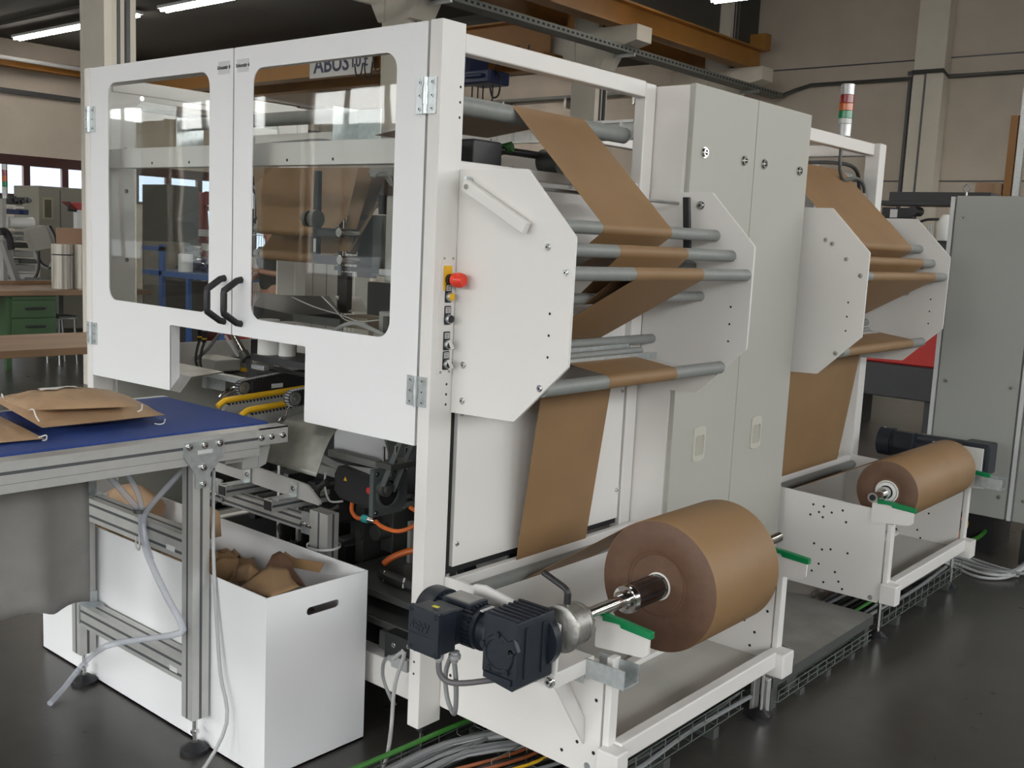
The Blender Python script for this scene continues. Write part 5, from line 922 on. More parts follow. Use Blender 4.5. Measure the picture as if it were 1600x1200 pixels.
# belt conveyors with pulleys
def belt_unit(x, u0, v0, u1, v1, rr, lb):
    a = W(u0, v0, 'x', x); c = W(u1, v1, 'x', x); d = Vector((0, c.y-a.y, c.z-a.z)); n_ = Vector((0, -d.z, d.y)).normalized()
    pts = []
    dirv = d.normalized()
    for k in range(9): t = PI/2+PI*k/8; pts.append(Vector(a)+(dirv*math.cos(t)+n_*math.sin(t))*rr)
    for k in range(9): t = -PI/2+PI*k/8; pts.append(Vector(c)+(dirv*math.cos(t)+n_*math.sin(t))*rr)
    b = M(); b.prism([(p.y, p.z) for p in pts], 'x', x-0.03, x)
    bl = fin(lb, b, CBK, sw)
    b = M(); pts2 = pts+[pts[0]]
    for p, q_ in zip(pts2[:-1], pts2[1:]):
        L = (q_-p).length; nn = max(1, int(L/0.012))
        for k in range(nn): m_ = p+(q_-p)*((k+0.5)/nn); b.cyl(m_+Vector((-0.02, 0, 0)), m_+Vector((0.002, 0, 0)), 0.0035, 0, 5)
    fin('toothed_belt', b, CB, sw); fin('pulley', M().lathe((x, a.y, a.z), (1, 0, 0), [(-0.002, rr*0.8), (0.006, rr*0.8), (0.007, rr*0.55), (0.003, rr*0.5), (0.003, rr*0.25), (0.009, rr*0.22)], 0, 24), ST, sw)
belt_unit(-1.32, 382, 606, 476, 586, 0.030, 'upper_transport'); belt_unit(-1.34, 382, 622, 470, 608, 0.022, 'lower_transport')
YB('transport_plate', 395, 596, 480, 620, -1.30, 0.02, BM, sw); YB('type_label', 425, 600, 442, 605, -1.296, 0.003, LB, sw)
belt_unit(-0.78, 461, 623, 520, 612, 0.030, 'front_transport'); fin('steel_guide', M().tube([tuple(W(437, 655, 'x', -0.80)), tuple(W(446, 652, 'x', -0.80)), tuple(W(450, 638, 'x', -0.80)), tuple(W(462, 632, 'x', -0.80)), tuple(W(480, 630, 'x', -0.8))], 0.012, seg=8, flat=0.25), CH, sw)
fin('steel_guide', M().tube([tuple(W(345, 622, 'x', -1.34)), tuple(W(352, 614, 'x', -1.34)), tuple(W(362, 608, 'x', -1.34)), tuple(W(375, 606, 'x', -1.34))], 0.011, seg=8, flat=0.25), CH, sw)
fin('curved_sheet', M().prism([(0.0, 1.03), (0.05, 1.09), (0.20, 1.10), (0.2, 1.095), (0.055, 1.085), (0.005, 1.027)], 'x', -1.72, -1.38), ST, sw)
for x, (u0, v0), (um, vm), (u1, v1) in ((-1.22, (340, 635), (356, 625), (478, 606)), (-1.06, (376, 650), (392, 640), (478, 625))):
    a, m_, c = [W(*p, 'x', x) for p in ((u0, v0), (um, vm), (u1, v1))]
    b = M(); b.tube([tuple(a), tuple((a+m_)/2+Vector((0, 0, 0.004))), tuple(m_), tuple(m_*0.7+c*0.3), tuple(c)], 0.012, seg=8, smooth=4)
    fin('yellow_guard_rail', b, YL, sw, label='yellow guard rail')
    b = M(); b.prism([(a.y+0.02, a.z-0.02), (m_.y, m_.z-0.012), (c.y, c.z-0.012), (c.y, c.z-0.10), (a.y+0.02, a.z-0.10)], 'x', x-0.01, x+0.01); fin('guide_cheek', b, MG, sw)
    b = M(); L = int((c.y-m_.y)/0.016)
    for k in range(L): t = k/L; p = m_*(1-t)+c*t; b.cyl((x-0.012, p.y, p.z-0.016), (x+0.012, p.y, p.z-0.016), 0.005, 0, 6)
    fin('roller_chain', b, DK, sw)
# steel delivery chute
tl, tr_, bl_, br = W(447, 655, 'y', 0.05), W(525, 671, 'y', 0.05), W(412, 720, 'y', -0.05), W(493, 745, 'y', -0.05)
b = M(); vs = []; K = 10
for k in range(K+1):
    t = k/K
    for p, q_ in ((tl, bl_), (tr_, br)): m_ = p*(1-t)+q_*t; vs.append((m_.x, m_.y-0.02*math.sin(PI*t*0.9)*(1-t), m_.z))
for k in range(1, 6):
    for p in (tl, tr_): vs.insert(0, (0, 0, 0))
o_ = 5
for k in range(5):
    u = (5-k)/5; vs[2*k] = (tl.x, tl.y+0.16*u, tl.z+0.035*math.sin(u*PI/2)); vs[2*k+1] = (tr_.x, tr_.y+0.16*u, tr_.z+0.035*math.sin(u*PI/2))
b.add(vs, [(2*k, 2*k+1, 2*k+3, 2*k+2) for k in range(K+5)])
ch_ = fin('steel_chute', b, mat('dull sheet steel', (0.27, 0.27, 0.24), 0.5, 0.6, var=0.25, scale=12), label='bare steel chute sheet sloping down in front of the right door corner', cat='chute', ang=60); ch_.modifiers.new('thick', 'SOLIDIFY').thickness = 0.003

# lower drive frame
lw_ = root('lower_drive_frame', (-1.0, 0.4, 0.2), 'aluminium and black drive frame low inside the machine behind the bin', 'machine frame')
fin('white_side_beam', M().plate(rpoly([(-1.35, 0.775), (-0.76, 0.755), (-0.66, 0.69), (-1.35, 0.70)], [0.0, 0.03, 0.01, 0.0]), [], 'y', 0.14, 0.15), mat('shaded white beam', (0.50, 0.49, 0.47), 0.45), lw_, bevel=0.001)  # white beam coloured grey; the dim light inside is in its colour
for x in (-1.12, -0.83): fin('angle_tab', M().box(x-0.02, x+0.02, 0.132, 0.138, 0.70, 0.755).box(x-0.02, x+0.02, 0.05, 0.138, 0.696, 0.702), ZN, lw_); bolt(lw_, (x, 0.132, 0.73), (0, -1, 0), 0.008)
profile(-1.26, -0.62, 0.08, 0.12, 0.605, 0.66, 'x', lw_, 'front_profile', 2); 
for x in (-1.13, -0.84): profile(x-0.03, x+0.02, 0.03, 0.30, 0.655, 0.70, 'y', lw_, 'cross_profile'); fin('profile_end', M().box(x-0.026, x+0.016, 0.027, 0.03, 0.66, 0.695), BK, lw_)
fin('end_plate', M().box(-1.28, -1.20, 0.070, 0.078, 0.61, 0.70), ZN, lw_); fin('end_plate', M().box(-0.70, -0.62, 0.070, 0.078, 0.60, 0.68), ZN, lw_)
for x in (-1.27, -1.235, -1.21, -0.69, -0.66, -0.635): bolt(lw_, (x, 0.07, 0.635), (0, -1, 0), 0.007, 0.01)
profile(-0.64, -0.54, 0.06, 0.11, 0.28, 0.70, 'z', lw_, 'upright'); fin('cable_tie', M().ring((-0.59, 0.085, 0.57), (-0.59, 0.085, 0.577), 0.062, 0.058), WP, lw_)
fin('corrugated_hose', M().tube([(-0.92, 0.16, 0.66), (-0.93, 0.17, 0.58), (-0.96, 0.2, 0.50), (-1.02, 0.22, 0.42)], 0.02), CBK, lw_)
for k in range(14): pass
for x, z0, z1 in ((-1.30, 0.3, 0.74), (-1.17, 0.35, 0.60), (-0.50, 0.35, 0.62), (-0.34, 0.28, 0.60), (-0.24, 0.28, 0.66)): fin('thin_post', M().box(x-0.008, x+0.008, 0.42, 0.44, z0, z1), AL, lw_)
fin('bed_plate', M().box(-0.62, -0.10, 0.12, 0.60, 0.435, 0.46), DG, lw_, bevel=0.002); fin('bed_plate', M().box(-0.62, -0.08, 0.08, 0.80, 0.36, 0.385), DG, lw_, bevel=0.002); fin('floor_plate', M().box(-2.0, -0.1, 0.10, 1.05, 0.26, 0.275), DG, lw_)
fin('shade_backdrop', M().box(-2.04, -0.06, 0.84, 0.85, 0.28, 1.02), BM, lw_); fin('inner_partition', M().box(-0.55, -0.12, 0.55, 0.56, 0.46, 0.72), MG, lw_)  # black backdrop added for the dark depth behind the drives
fin('slide_block', M().box(-0.26, -0.10, 0.06, 0.26, 0.385-0.09, 0.36), DG, lw_, bevel=0.003); fin('black_block', M().box(-0.20, -0.06, 0.03, 0.10, 0.29, 0.38), BM, lw_, bevel=0.003); fin('cast_foot', M().cyl((-0.27, 0.10, 0.20), (-0.27, 0.10, 0.27), 0.05, 0, 24), CA, lw_)
for x, z in ((-0.155, 0.345), (-0.085, 0.36)): bolt(lw_, (x, 0.03, z), (0, -1, 0), 0.006)
fin('cable_gland', M().box(-0.145, -0.07, 0.01, 0.06, 0.32-0.04, 0.35-0.03).lathe((-0.145, 0.035, 0.295), (-1, 0, 0), [(0, 0.016), (0.012, 0.018), (0.018, 0.013), (0.035, 0.010)], 0, 14), GP, lw_, bevel=0.002)
fin('gland_cable', M().tube([(-0.18, 0.035, 0.295), (-0.20, 0.03, 0.27), (-0.20, 0.03, 0.22), (-0.17, 0.03, 0.17), (-0.14, 0.03, 0.14)], 0.007), CB, lw_)
rnd = random.Random(11)
for i in range(16):
    x = -1.95+i*0.083; w_ = rnd.uniform(0.03, 0.07); z = rnd.uniform(0.30, 0.5); h_ = rnd.uniform(0.08, 0.3)
    fin('drive_component', M().box(x, x+w_, 0.45+rnd.uniform(-.1, .2), 0.7, z, z+h_).cyl((x+w_/2, 0.40, z+h_*0.5), (x+w_/2, 0.52, z+h_*0.5), w_*0.45, 0, 14), rnd.choice((BM, DG, BK, DG)), lw_, bevel=0.004)
fin('grey_cover_sheet', M().prism([(-0.80, 0.985), (-0.54, 0.985), (-0.50, 0.90), (-0.50, 0.86), (-0.80, 0.86)], 'y', 0.30, 0.31), mat('brushed cover', (0.45, 0.45, 0.46), 0.3, 0.7), lw_); fin('cover_lip', M().box(-0.80, -0.49, 0.27, 0.30, 0.84, 0.865), MG, lw_)
for k in range(4): fin('cable', M().tube([(-0.82, 0.24, 0.83+0.008*k), (-0.70, 0.235, 0.815+0.006*k), (-0.58, 0.235, 0.82+0.006*k), (-0.42, 0.24, 0.84+0.004*k)], 0.005), CL, lw_)
fin('support_beam', M().box(-0.86, -0.43, 0.24, 0.28, 0.775, 0.81), MG, lw_); fin('side_beam', M().box(-0.43, -0.06, 0.50, 0.54, 0.80, 0.83).box(-0.40, -0.06, 0.40, 0.44, 0.70, 0.73), MG, lw_)
fin('cable_chain', M().prism([(-0.42, 0.75), (-0.30, 0.72), (-0.16, 0.60), (-0.12, 0.50), (-0.16, 0.50), (-0.22, 0.62), (-0.34, 0.68)], 'y', 0.34, 0.40), BK, lw_)
fin('white_cable', M().tube([(-0.30, 0.30, 0.70), (-0.20, 0.28, 0.64), (-0.14, 0.26, 0.56), (-0.15, 0.25, 0.50), (-0.22, 0.22, 0.478), (-0.32, 0.20, 0.48)], 0.006), CL, lw_)
fin('orange_hose', M().tube([(-0.30, 0.36, 0.56), (-0.38, 0.33, 0.555), (-0.43, 0.28, 0.53), (-0.46, 0.26, 0.50)], 0.012), OR, lw_)
for i in range(5): fin('cable_tie', M().tube([(-0.40+0.05*i, 0.22, 0.475), (-0.39+0.05*i, 0.20, 0.50), (-0.385+0.05*i, 0.19, 0.47)], 0.004, seg=6), WP, lw_)
fin('black_hoses', M().tube([(-0.44, 0.24, 0.47), (-0.36, 0.20, 0.485), (-0.26, 0.22, 0.475), (-0.16, 0.28, 0.48)], 0.022), CBK, lw_)
# servo motor with belt drive
sv = root('servo_motor', (-0.55, 0.25, 0.74), 'black servo motor with red dot and toothed belt drive under the right door', 'motor')
fin('motor_body', M().plate(rpoly([(-0.72, 0.81), (-0.70, 0.845), (-0.50, 0.825), (-0.50, 0.715), (-0.69, 0.725), (-0.72, 0.75)], 0.01, 4), [], 'y', 0.20, 0.30), BK, sv, bevel=0.006)
pr = W(568+14, 640+0, 'y', 0.2)
fin('red_dot', M().cyl((-0.532, 0.1995, 0.783), (-0.532, 0.199, 0.783), 0.012, 0, 24), RD, sv); fin('warning_triangle', M().prism([(-0.668, 0.795), (-0.650, 0.795), (-0.659, 0.810)], 'y', 0.1985, 0.1998), YL, sv)
q = M(); q.plate(rpoly([(0.17, 0.70), (0.335, 0.70), (0.335, 0.87), (0.17, 0.87)], [0.006, 0.03, 0.006, 0.006]), [], 'x', -0.495, -0.475); q.ring((-0.475, 0.24, 0.78), (-0.468, 0.24, 0.78), 0.056, 0.046, 0, 28); q.cyl((-0.4755, 0.24, 0.78), (-0.474, 0.24, 0.78), 0.046, 1, 28)
fin('flange_plate', q, [mat('grey-green cast', (0.13, 0.155, 0.155), 0.45, 0.3), DK], sv, bevel=0.002)
for y, z in ((0.185, 0.715), (0.32, 0.715), (0.185, 0.855), (0.32, 0.855)): bolt(sv, (-0.475, y, z), (1, 0, 0), 0.006)
b = M(); a = W(592, 758, 'x', -0.44); c = W(630, 664, 'x', -0.44); d = (c-a).normalized(); nn = Vector((0, -d.z, d.y))
b.lathe(a-Vector((0.03, 0, 0)), (1, 0, 0), [(0, 0.028), (0.03, 0.028), (0.031, 0.018), (0.042, 0.016)], 0, 24); fin('drive_pulley', b, DG, sv)
for s_ in (1, -1): fin('toothed_belt', M().beam(a+nn*0.028*s_, c+nn*0.028*s_, 0.024, 0.004, 0, up=tuple(nn)), mat('belt grey', (0.12, 0.135, 0.13), 0.6), sv)
fin('adjusting_block', M().box(-0.50, -0.42, 0.20, 0.32, 0.875, 0.895).cyl((-0.48, 0.22, 0.86), (-0.48, 0.22, 0.95), 0.005, 1, 8).cyl((-0.44, 0.24, 0.86), (-0.44, 0.24, 0.955), 0.005, 1, 8).cyl((-0.45, 0.30, 0.86), (-0.45, 0.30, 0.94), 0.005, 1, 8), [DG, CH], sv)
fin('signal_cable', M().tube([(-0.64, 0.22, 0.72), (-0.62, 0.20, 0.69), (-0.58, 0.19, 0.675), (-0.54, 0.19, 0.68)], 0.0075), OR, sv); fin('cable_ring', M().cyl((-0.545, 0.19, 0.68), (-0.515, 0.19, 0.682), 0.0145, 0, 20), TQ, sv, label='turquoise cable ring'); fin('connector', M().cyl((-0.515, 0.19, 0.682), (-0.48, 0.19, 0.683), 0.013, 0, 20), CH, sv)
fin('signal_cable', M().tube([(-0.48, 0.19, 0.683), (-0.44, 0.19, 0.67), (-0.38, 0.21, 0.665), (-0.34, 0.25, 0.69), (-0.36, 0.28, 0.72), (-0.40, 0.28, 0.735)], 0.0075), OR, sv)
fin('cable_loop', M().tube([(-0.74, 0.18, 0.78), (-0.78, 0.17, 0.74), (-0.77, 0.17, 0.69), (-0.72, 0.18, 0.67), (-0.67, 0.19, 0.70)], 0.012), CBK, sv); fin('cable_loop', M().tube([(-0.76, 0.19, 0.81), (-0.75, 0.18, 0.76), (-0.72, 0.18, 0.71), (-0.66, 0.19, 0.72)], 0.004), CL, sv)
sv.location = sv.location+Vector((0.045, 0, -0.006))
# sensors hanging over the sewing unit
for u, v in ((312, 525), (319, 528)):
    p = PX(u, v, 0.3); fin('sensor_plug', M().cyl((p[0], p[1], p[2]+0.03), (p[0], p[1], p[2]-0.02), 0.010, 0, 14).cyl((p[0], p[1], p[2]-0.0), (p[0], p[1], p[2]-0.006), 0.0105, 1, 14), [BK, YL], sw)
    fin('sensor_cable', M().tube([(p[0], p[1], p[2]-0.02), (p[0]-0.02, p[1], p[2]-0.06), (p[0]-0.06, p[1]+0.02, p[2]-0.12), (p[0]-0.07, p[1]+0.05, p[2]-0.17)], 0.006), DG, sw)
fin('sensor_cable', M().tube([PX(345, 520, 0.3), PX(335, 532, 0.3), PX(325, 545, 0.3), PX(308, 560, 0.35)], 0.008), CB, sw); fin('sensor_cable', M().tube([PX(352, 525, 0.3), PX(362, 540, 0.3), PX(372, 556, 0.33)], 0.007), CL, sw)
# ================================================================== background, left
def bench(name, x0, x1, y0, y1, zt, th, lb, legs, lm=DG):
    r = root(name, ((x0+x1)/2, (y0+y1)/2, 0), lb, 'workbench', 'wooden workbenches on the left'); fin('worktop', M().box(x0, x1, y0, y1, zt-th, zt), WO, r, bevel=0.004)
    for x in (x0+0.12, x1-0.12):
        for y in legs: fin('leg', M().box(x-0.025, x+0.025, y-0.025, y+0.025, 0, zt-th), lm, r)
    return r
bench('workbench', -10.35, -9.25, 0.9, 4.5, 0.885, 0.055, 'brown wooden workbench with film rolls and a green drawer unit', (1.1, 2.3, 4.35))
fin('bench_ledge', M().box(-10.38, -10.30, 0.9, 3.95, 0.886, 0.93), WO, label='low wooden ledge at the back of the workbench with the film rolls', cat='ledge')
bench('workbench', -6.15, -5.15, -2.2, 2.35, 0.752, 0.055, 'lower wooden bench top in front of the green drawers', (-2.0, 0.6, 2.1), GN)
r = root('drawer_unit', (-9.5, 3.1, 0.35), 'green two-drawer unit hanging under the brown workbench', 'drawer unit')
ga, gb = W(10, 500, 'x', -9.3), W(88, 500, 'x', -9.3)
fin('housing', M().box(-9.95, -9.3, ga.y, gb.y, 0.37, 0.828), GN, r, bevel=0.004)
for z0, z1 in ((0.385, 0.575), (0.585, 0.775)):
    d = fin('drawer', M().box(-9.3, -9.28, ga.y+0.05, gb.y-0.01, z0, z1), GN, r, bevel=0.004); ym = (ga.y+gb.y)/2+0.03; fin('handle', M().box(-9.28, -9.255, ym-0.11, ym+0.11, z0+0.09, z0+0.115), BK, d, bevel=0.006)
fin('top_drawer_edge', M().box(-9.3, -9.27, ga.y+0.05, gb.y-0.01, 0.79, 0.815), GN, r); [fin('support_foot', M().box(x, x+0.06, ga.y+0.02, ga.y+0.08, 0, 0.37), GN, r) for x in (-9.42, -9.9)]
r = root('metal_stool', (-9.5, 3.75, 0), 'thin chromed tube stool standing under the brown workbench', 'stool')
s0, s1 = W(92, 503, 'x', -9.5), W(116, 503, 'x', -9.5)
for x in (-9.5, -9.8):
    fin('leg_frame', M().tube([(x, s0.y, 0), (x, s0.y, 0.5), (x, s0.y+0.02, 0.54), (x, s1.y-0.02, 0.54), (x, s1.y, 0.5), (x, s1.y+0.03, 0)], 0.009, smooth=2), ZN, r)
fin('seat', M().box(-9.85, -9.45, s0.y-0.02, s1.y+0.04, 0.55, 0.57), DG, r)
for k, (u0, u1, lb) in enumerate(((82, 112, 'left clear film roll standing on the brown workbench, dark band near its top'), (114, 142, 'right clear film roll standing on the brown workbench next to the machine door'))):
    a, c = W(u0, 450, 'x', -9.6), W(u1, 450, 'x', -9.6); rr = (c.y-a.y)/2; y = (a.y+c.y)/2
    r = root('film_roll', (-9.6, y, 0.886), lb, 'film roll', 'clear film rolls on the workbench'); fin('film', M().cyl((-9.6, y, 0.886), (-9.6, y, 1.40), rr, 0, 40), FILM, r)
    if k == 0: fin('dark_band', M().ring((-9.6, y, 1.27), (-9.6, y, 1.285), rr+0.002, rr-0.003), NV, r)
r = root('brown_roll', (-10.0, 4.1, 0.886), 'wide brown paper roll lying behind the clear film rolls', 'paper roll'); fin('wound_paper', M().cyl((-10.0, 3.95, 0.886), (-10.0, 3.95, 1.58), 0.22, 0, 40), mat('cardboard', (0.27, 0.16, 0.10), 0.7), r)
# machines behind the left bench
def Q(u, v, x): p = W(u, v, 'x', x); return p
XM = -13.0
a, c = Q(60, 290, XM), Q(136, 300, XM)
r = root('control_cabinet', (XM-0.3, (a.y+c.y)/2, 0), 'beige control cabinet with a ribbed vent behind the film rolls', 'cabinet')
fin('body', M().box(XM-0.8, XM, a.y, c.y+0.3, 0.05, a.z), mat('beige grey', (0.27, 0.26, 0.215), 0.55), r, bevel=0.01); m_ = Q(94, 300, XM); fin('door_gap', M().box(XM, XM+0.002, m_.y-0.008, m_.y+0.008, 0.2, a.z-0.05), AG, r)
v0, v1 = Q(66, 308, XM), Q(82, 343, XM); b = M(); b.box(XM, XM+0.03, v0.y, v1.y, v1.z, v0.z, 0)
for i in range(14): z = v1.z+0.03+(v0.z-v1.z-0.06)*i/14; b.box(XM+0.03, XM+0.036, v0.y+0.02, v1.y-0.03, z, z+0.012, 1)
fin('vent', b, [mat('vent beige', (0.36, 0.33, 0.22), 0.5), DK], r)
XP = -12.2
r = root('printing_machine', (XP, 3.6, 0), 'cluttered grey printing machine with a white roll at the left edge', 'machine')
a, c = Q(12, 338, XP), Q(52, 358, XP); fin('white_roll', M().cyl((XP, a.y, (a.z+c.z)/2), (XP, c.y, (a.z+c.z)/2), (a.z-c.z)/2, 0, 32), WP, r, bevel=0.01)
a, c = Q(3, 310, XP+0.1), Q(12, 440, XP+0.1); fin('upright', M().box(XP, XP+0.1, a.y, c.y, 0.0, a.z), MG, r)
for k, (u0, v0, u1, v1, mm) in enumerate(((14, 322, 38, 326, WP), (30, 327, 45, 336, HB), (12, 361, 50, 368, MG), (14, 370, 48, 376, ZN), (18, 379, 50, 388, DG), (20, 392, 52, 402, MG), (28, 405, 60, 412, DG), (18, 414, 56, 424, MG), (10, 428, 60, 436, LB), (20, 436, 80, 441, MG), (16, 306, 26, 318, BM), (28, 309, 36, 320, BM), (38, 308, 46, 318, DG))):
    a, c = Q(u0, v0, XP), Q(u1, v1, XP); fin('machine_block', M().box(XP-0.4, XP, a.y, c.y, c.z, a.z).cyl((XP, a.y+0.06, (a.z+c.z)/2), (XP+0.04, a.y+0.06, (a.z+c.z)/2), 0.03, 0, 10), mm, r, bevel=0.006)
a = Q(4, 375, XP+0.4); c = Q(26, 440, XP+0.3); fin('slanted_arm', M().beam(tuple(a), tuple(c), 0.07, 0.09), MG, r); fin('arm_joint', M().tube([tuple(Q(0, 362, XP+.4)), tuple(Q(8, 362, XP+.4)), tuple(Q(14, 372, XP+.4)), tuple(Q(17, 390, XP+.4))], 0.05), BK, r)
q = M(); pts = [Q(45, 358, XP+0.5), Q(72, 352, XP+0.5), Q(84, 388, XP+0.5), Q(56, 392, XP+0.5)]; q.prism([(p.y, p.z) for p in pts], 'x', XP+0.3, XP+0.5); fin('control_box', q, mat('beige box', (0.33, 0.32, 0.28), 0.5), r, bevel=0.01)
for k in range(3): fin('loose_cable', M().tube([tuple(Q(74+2*k, 353, XP+.4)), tuple(Q(84+k, 372, XP+.4)), tuple(Q(84, 400, XP+.4)), tuple(Q(76+3*k, 418, XP+.4)), tuple(Q(62+2*k, 412, XP+.4)), tuple(Q(55, 392, XP+.4))], 0.018, seg=6), CBK if k else CL, r)
fin('floor_duct', M().tube([tuple(Q(60, 392, XP+.5)), tuple(Q(60, 420, XP+.5)), tuple(Q(50, 438, XP+.5)), tuple(Q(20, 442, XP+.5))], 0.02, seg=6), CBK, r)
p = Q(8, 310, XP+0.05); r = root('signal_tower', (XP+0.05, p.y, p.z), 'small distant signal tower at the far left in front of a maroon window', 'signal light')
for k, (mm, nm) in enumerate((('satin aluminium', 'base'), ('clear segment', 'clear_segment'), ('green lens', 'green_segment'), ('orange lens', 'orange_segment'), ('red lens', 'red_segment'), ('satin aluminium', 'cap'))): fin(nm, M().cyl((XP+0.05, p.y, p.z+0.075*k), (XP+0.05, p.y, p.z+0.075*(k+1)), 0.035, 0, 16), MATS[mm], r)
a, c = Q(106, 315, -11), Q(136, 330, -11); r = root('red_tape_unit', (-11, a.y, 0.9), 'red clamp unit on a stand beside the left machine door edge', 'machine')
fin('red_housing', M().prism([(a.y, a.z), (c.y-0.08, a.z), (c.y+0.1, a.z-0.05), (c.y+0.1, c.z-0.02), (a.y+0.15, c.z)], 'x', -11.2, -11), mat('signal red', (0.35, 0.02, 0.02), 0.4), r, bevel=0.01); fin('frame_loop', M().tube([(-10.98, a.y, a.z), (-10.98, a.y, c.z), (-10.98, a.y+0.1, c.z)], 0.02, smooth=0), BK, r); b0 = Q(124, 340, -11); fin('stand', M().box(-11.1, -11, b0.y-0.03, b0.y+0.04, 0.9, b0.z+0.1), LB, r); fin('stand_table', M().box(-11.6, -10.8, a.y-0.3, c.y+0.5, 0.84, 0.9), DG, r)
for dx in (-11.5, -10.9): fin('stand_leg', M().box(dx-0.03, dx+0.03, a.y-0.2, a.y-0.14, 0, 0.84).box(dx-0.03, dx+0.03, c.y+0.3, c.y+0.36, 0, 0.84), DG, r)
# ================================================================== background through the left door
YC = 4.6
def V(u, v, y=YC): return W(u, v, 'y', y)
r = root('blue_cart', (-8.0, YC+0.4, 0), 'blue steel trolley table with an upright side frame behind the left door', 'cart')
a, c = V(222, 423), V(345, 432); zt = 1.07
fin('cart_top', M().box(a.x, c.x+0.02, YC, YC+0.8, V(260, 432).z, V(260, 424).z), BL, r, bevel=0.004); ztop = V(260, 424).z; zb = V(260, 432).z
p0, p1 = V(248, 384), V(253, 384); fin('side_frame', M().box(V(222, 0+385).x, p1.x, YC, YC+0.05, V(230, 384).z-0.05, V(230, 384).z).box(p0.x, p1.x, YC, YC+0.05, 0.0, V(250, 382).z), BL, r)
for u in (294, 345): q_ = V(u, 440); fin('leg', M().box(q_.x-0.05, q_.x, YC, YC+0.05, 0, zb), BL, r)
for x in (a.x, c.x-0.04): fin('leg', M().box(x, x+0.05, YC+0.75, YC+0.8, 0, zb), BL, r)
a, c = V(278, 423, YC+0.2), V(302, 415, YC+0.2); fin('white_roll', M().cyl(((a.x+c.x)/2, YC+0.2, ztop), ((a.x+c.x)/2, YC+0.2, ztop+0.215), (c.x-a.x)*0.26, 0, 32), WP, label='white material roll standing on the blue trolley', cat='roll', bevel=0.004)
def boxitem(name, u0, v0, u1, v1, y, dep, m, lb, cat, zb_=None, bv=0.01):
    a = V(u0, v0, y); c = V(u1, v1, y); z1 = a.z; z0 = c.z if zb_ is None else zb_; return fin(name, M().box(a.x, c.x, y, y+dep, z0, z1), m, label=lb, cat=cat, bevel=bv)
boxitem('dark_cabinet', 222, 288, 262, 400, 5.9, 0.5, mat('charcoal cabinet', (0.07, 0.075, 0.07), 0.5), 'dark grey machine cabinet behind the left door pane', 'cabinet', 0.0)
boxitem('grey_case', 224, 376, 258, 420, 5.5, 0.3, mat('taupe case', (0.20, 0.19, 0.155), 0.6), 'taupe case standing behind the blue trolley frame', 'case', 0.0)
boxitem('dark_crate', 256, 436, 292, 478, 5.0, 0.3, BM, 'black crate under the blue trolley', 'crate', 0.0)
boxitem('tool_trolley', 314, 412, 345, 480, 5.6, 0.5, mat('signal red', (0.35, 0.02, 0.02), 0.4), 'red tool trolley beside the blue trolley behind the left door', 'trolley', 0.0)
boxitem('white_strut', 304, 432, 313, 480, 5.45, 0.1, WP, 'white board leaning between the blue trolley leg and the red tool trolley', 'board', 0.0)
rnd = random.Random(2)
b = M(); a = V(262, 375, 6.2); c = V(310, 415, 6.2); N = 16; vs = []
for j in range(N+1):
    for i in range(N+1):
        u, v = i/N, j/N; h = math.sin(PI*u)*0.5; vs.append((a.x+(c.x-a.x)*u, 6.2+0.3*noise.noise((u*6, v*6, 1)), c.z+(a.z-c.z)*v*(0.5+h)+0.05*noise.noise((u*9, v*9, 4))))
b.add(vs, [(j*(N+1)+i, j*(N+1)+i+1, (j+1)*(N+1)+i+1, (j+1)*(N+1)+i) for j in range(N) for i in range(N)]); fin('plastic_sheet', b, mat('crumpled clear film', (0.20, 0.24, 0.24), 0.25, coat=0.6), label='crumpled clear plastic sheet behind the blue trolley', cat='plastic sheet', ang=20)
b = M(); a = V(284, 403, YC+0.45); c = V(345, 418, YC+0.45); vs = []
for j in range(N+1):
    for i in range(N+1): u, v = i/N, j/N; vs.append((a.x+(c.x-a.x)*u, YC+0.35+0.35*v, ztop+0.02+math.sin(PI*v)*0.17*(0.8+0.4*noise.noise((u*5, v*3, 2)))+0.03*noise.noise((u*12, v*9, 5))))
b.add(vs, [(j*(N+1)+i, j*(N+1)+i+1, (j+1)*(N+1)+i+1, (j+1)*(N+1)+i) for j in range(N) for i in range(N)]); fin('plastic_wrap', b, mat('blue film wrap', (0.03, 0.05, 0.13), 0.2, coat=0.8), label='blue wrapped plastic bundle on the blue trolley behind the white roll', cat='plastic sheet', ang=20)
# maroon upright machine with scalloped frames
r = root('maroon_machine', (-11.5, 7.2, 0), 'dark red machine with scalloped uprights behind the left door pane', 'machine')
yr = 7.2
b = M(); pts = []
for i in range(33):
    u = 266+i*(345-266)/32; v = 304-5*abs(math.sin((u-266)/16*PI)); p = V(u, v, yr); pts.append((p.x, p.z))
p0, p1 = V(345, 322, yr), V(266, 318, yr); b.prism(pts+[(p0.x, p0.z), (p1.x, p1.z)], 'y', yr, yr+0.1); fin('scalloped_head', b, MRR, r)
for u0, u1, w_ in ((272, 282, 8), (294, 300, 8), (306, 312, 10), (325, 333, 9), (342, 348, 8)):
    a, c = V(u0, 318, yr), V(u1, 400, yr); d = V(u0+w_, 318, yr).x-a.x; b = M(); b.prism([(a.x, a.z), (a.x+d, a.z), (c.x+d, c.z), (c.x, c.z)], 'y', yr+0.02, yr+0.09); fin('upright', b, MRR, r)
a, c = V(262, 372, yr), V(345, 380, yr); fin('cross_rail', M().box(a.x, c.x, yr+0.02, yr+0.1, c.z, a.z), MRR, r); a, c = V(296, 380, yr), V(345, 412, yr); fin('lower_panel', M().box(a.x, c.x, yr+0.05, yr+0.3, 0, a.z), MRR, r)
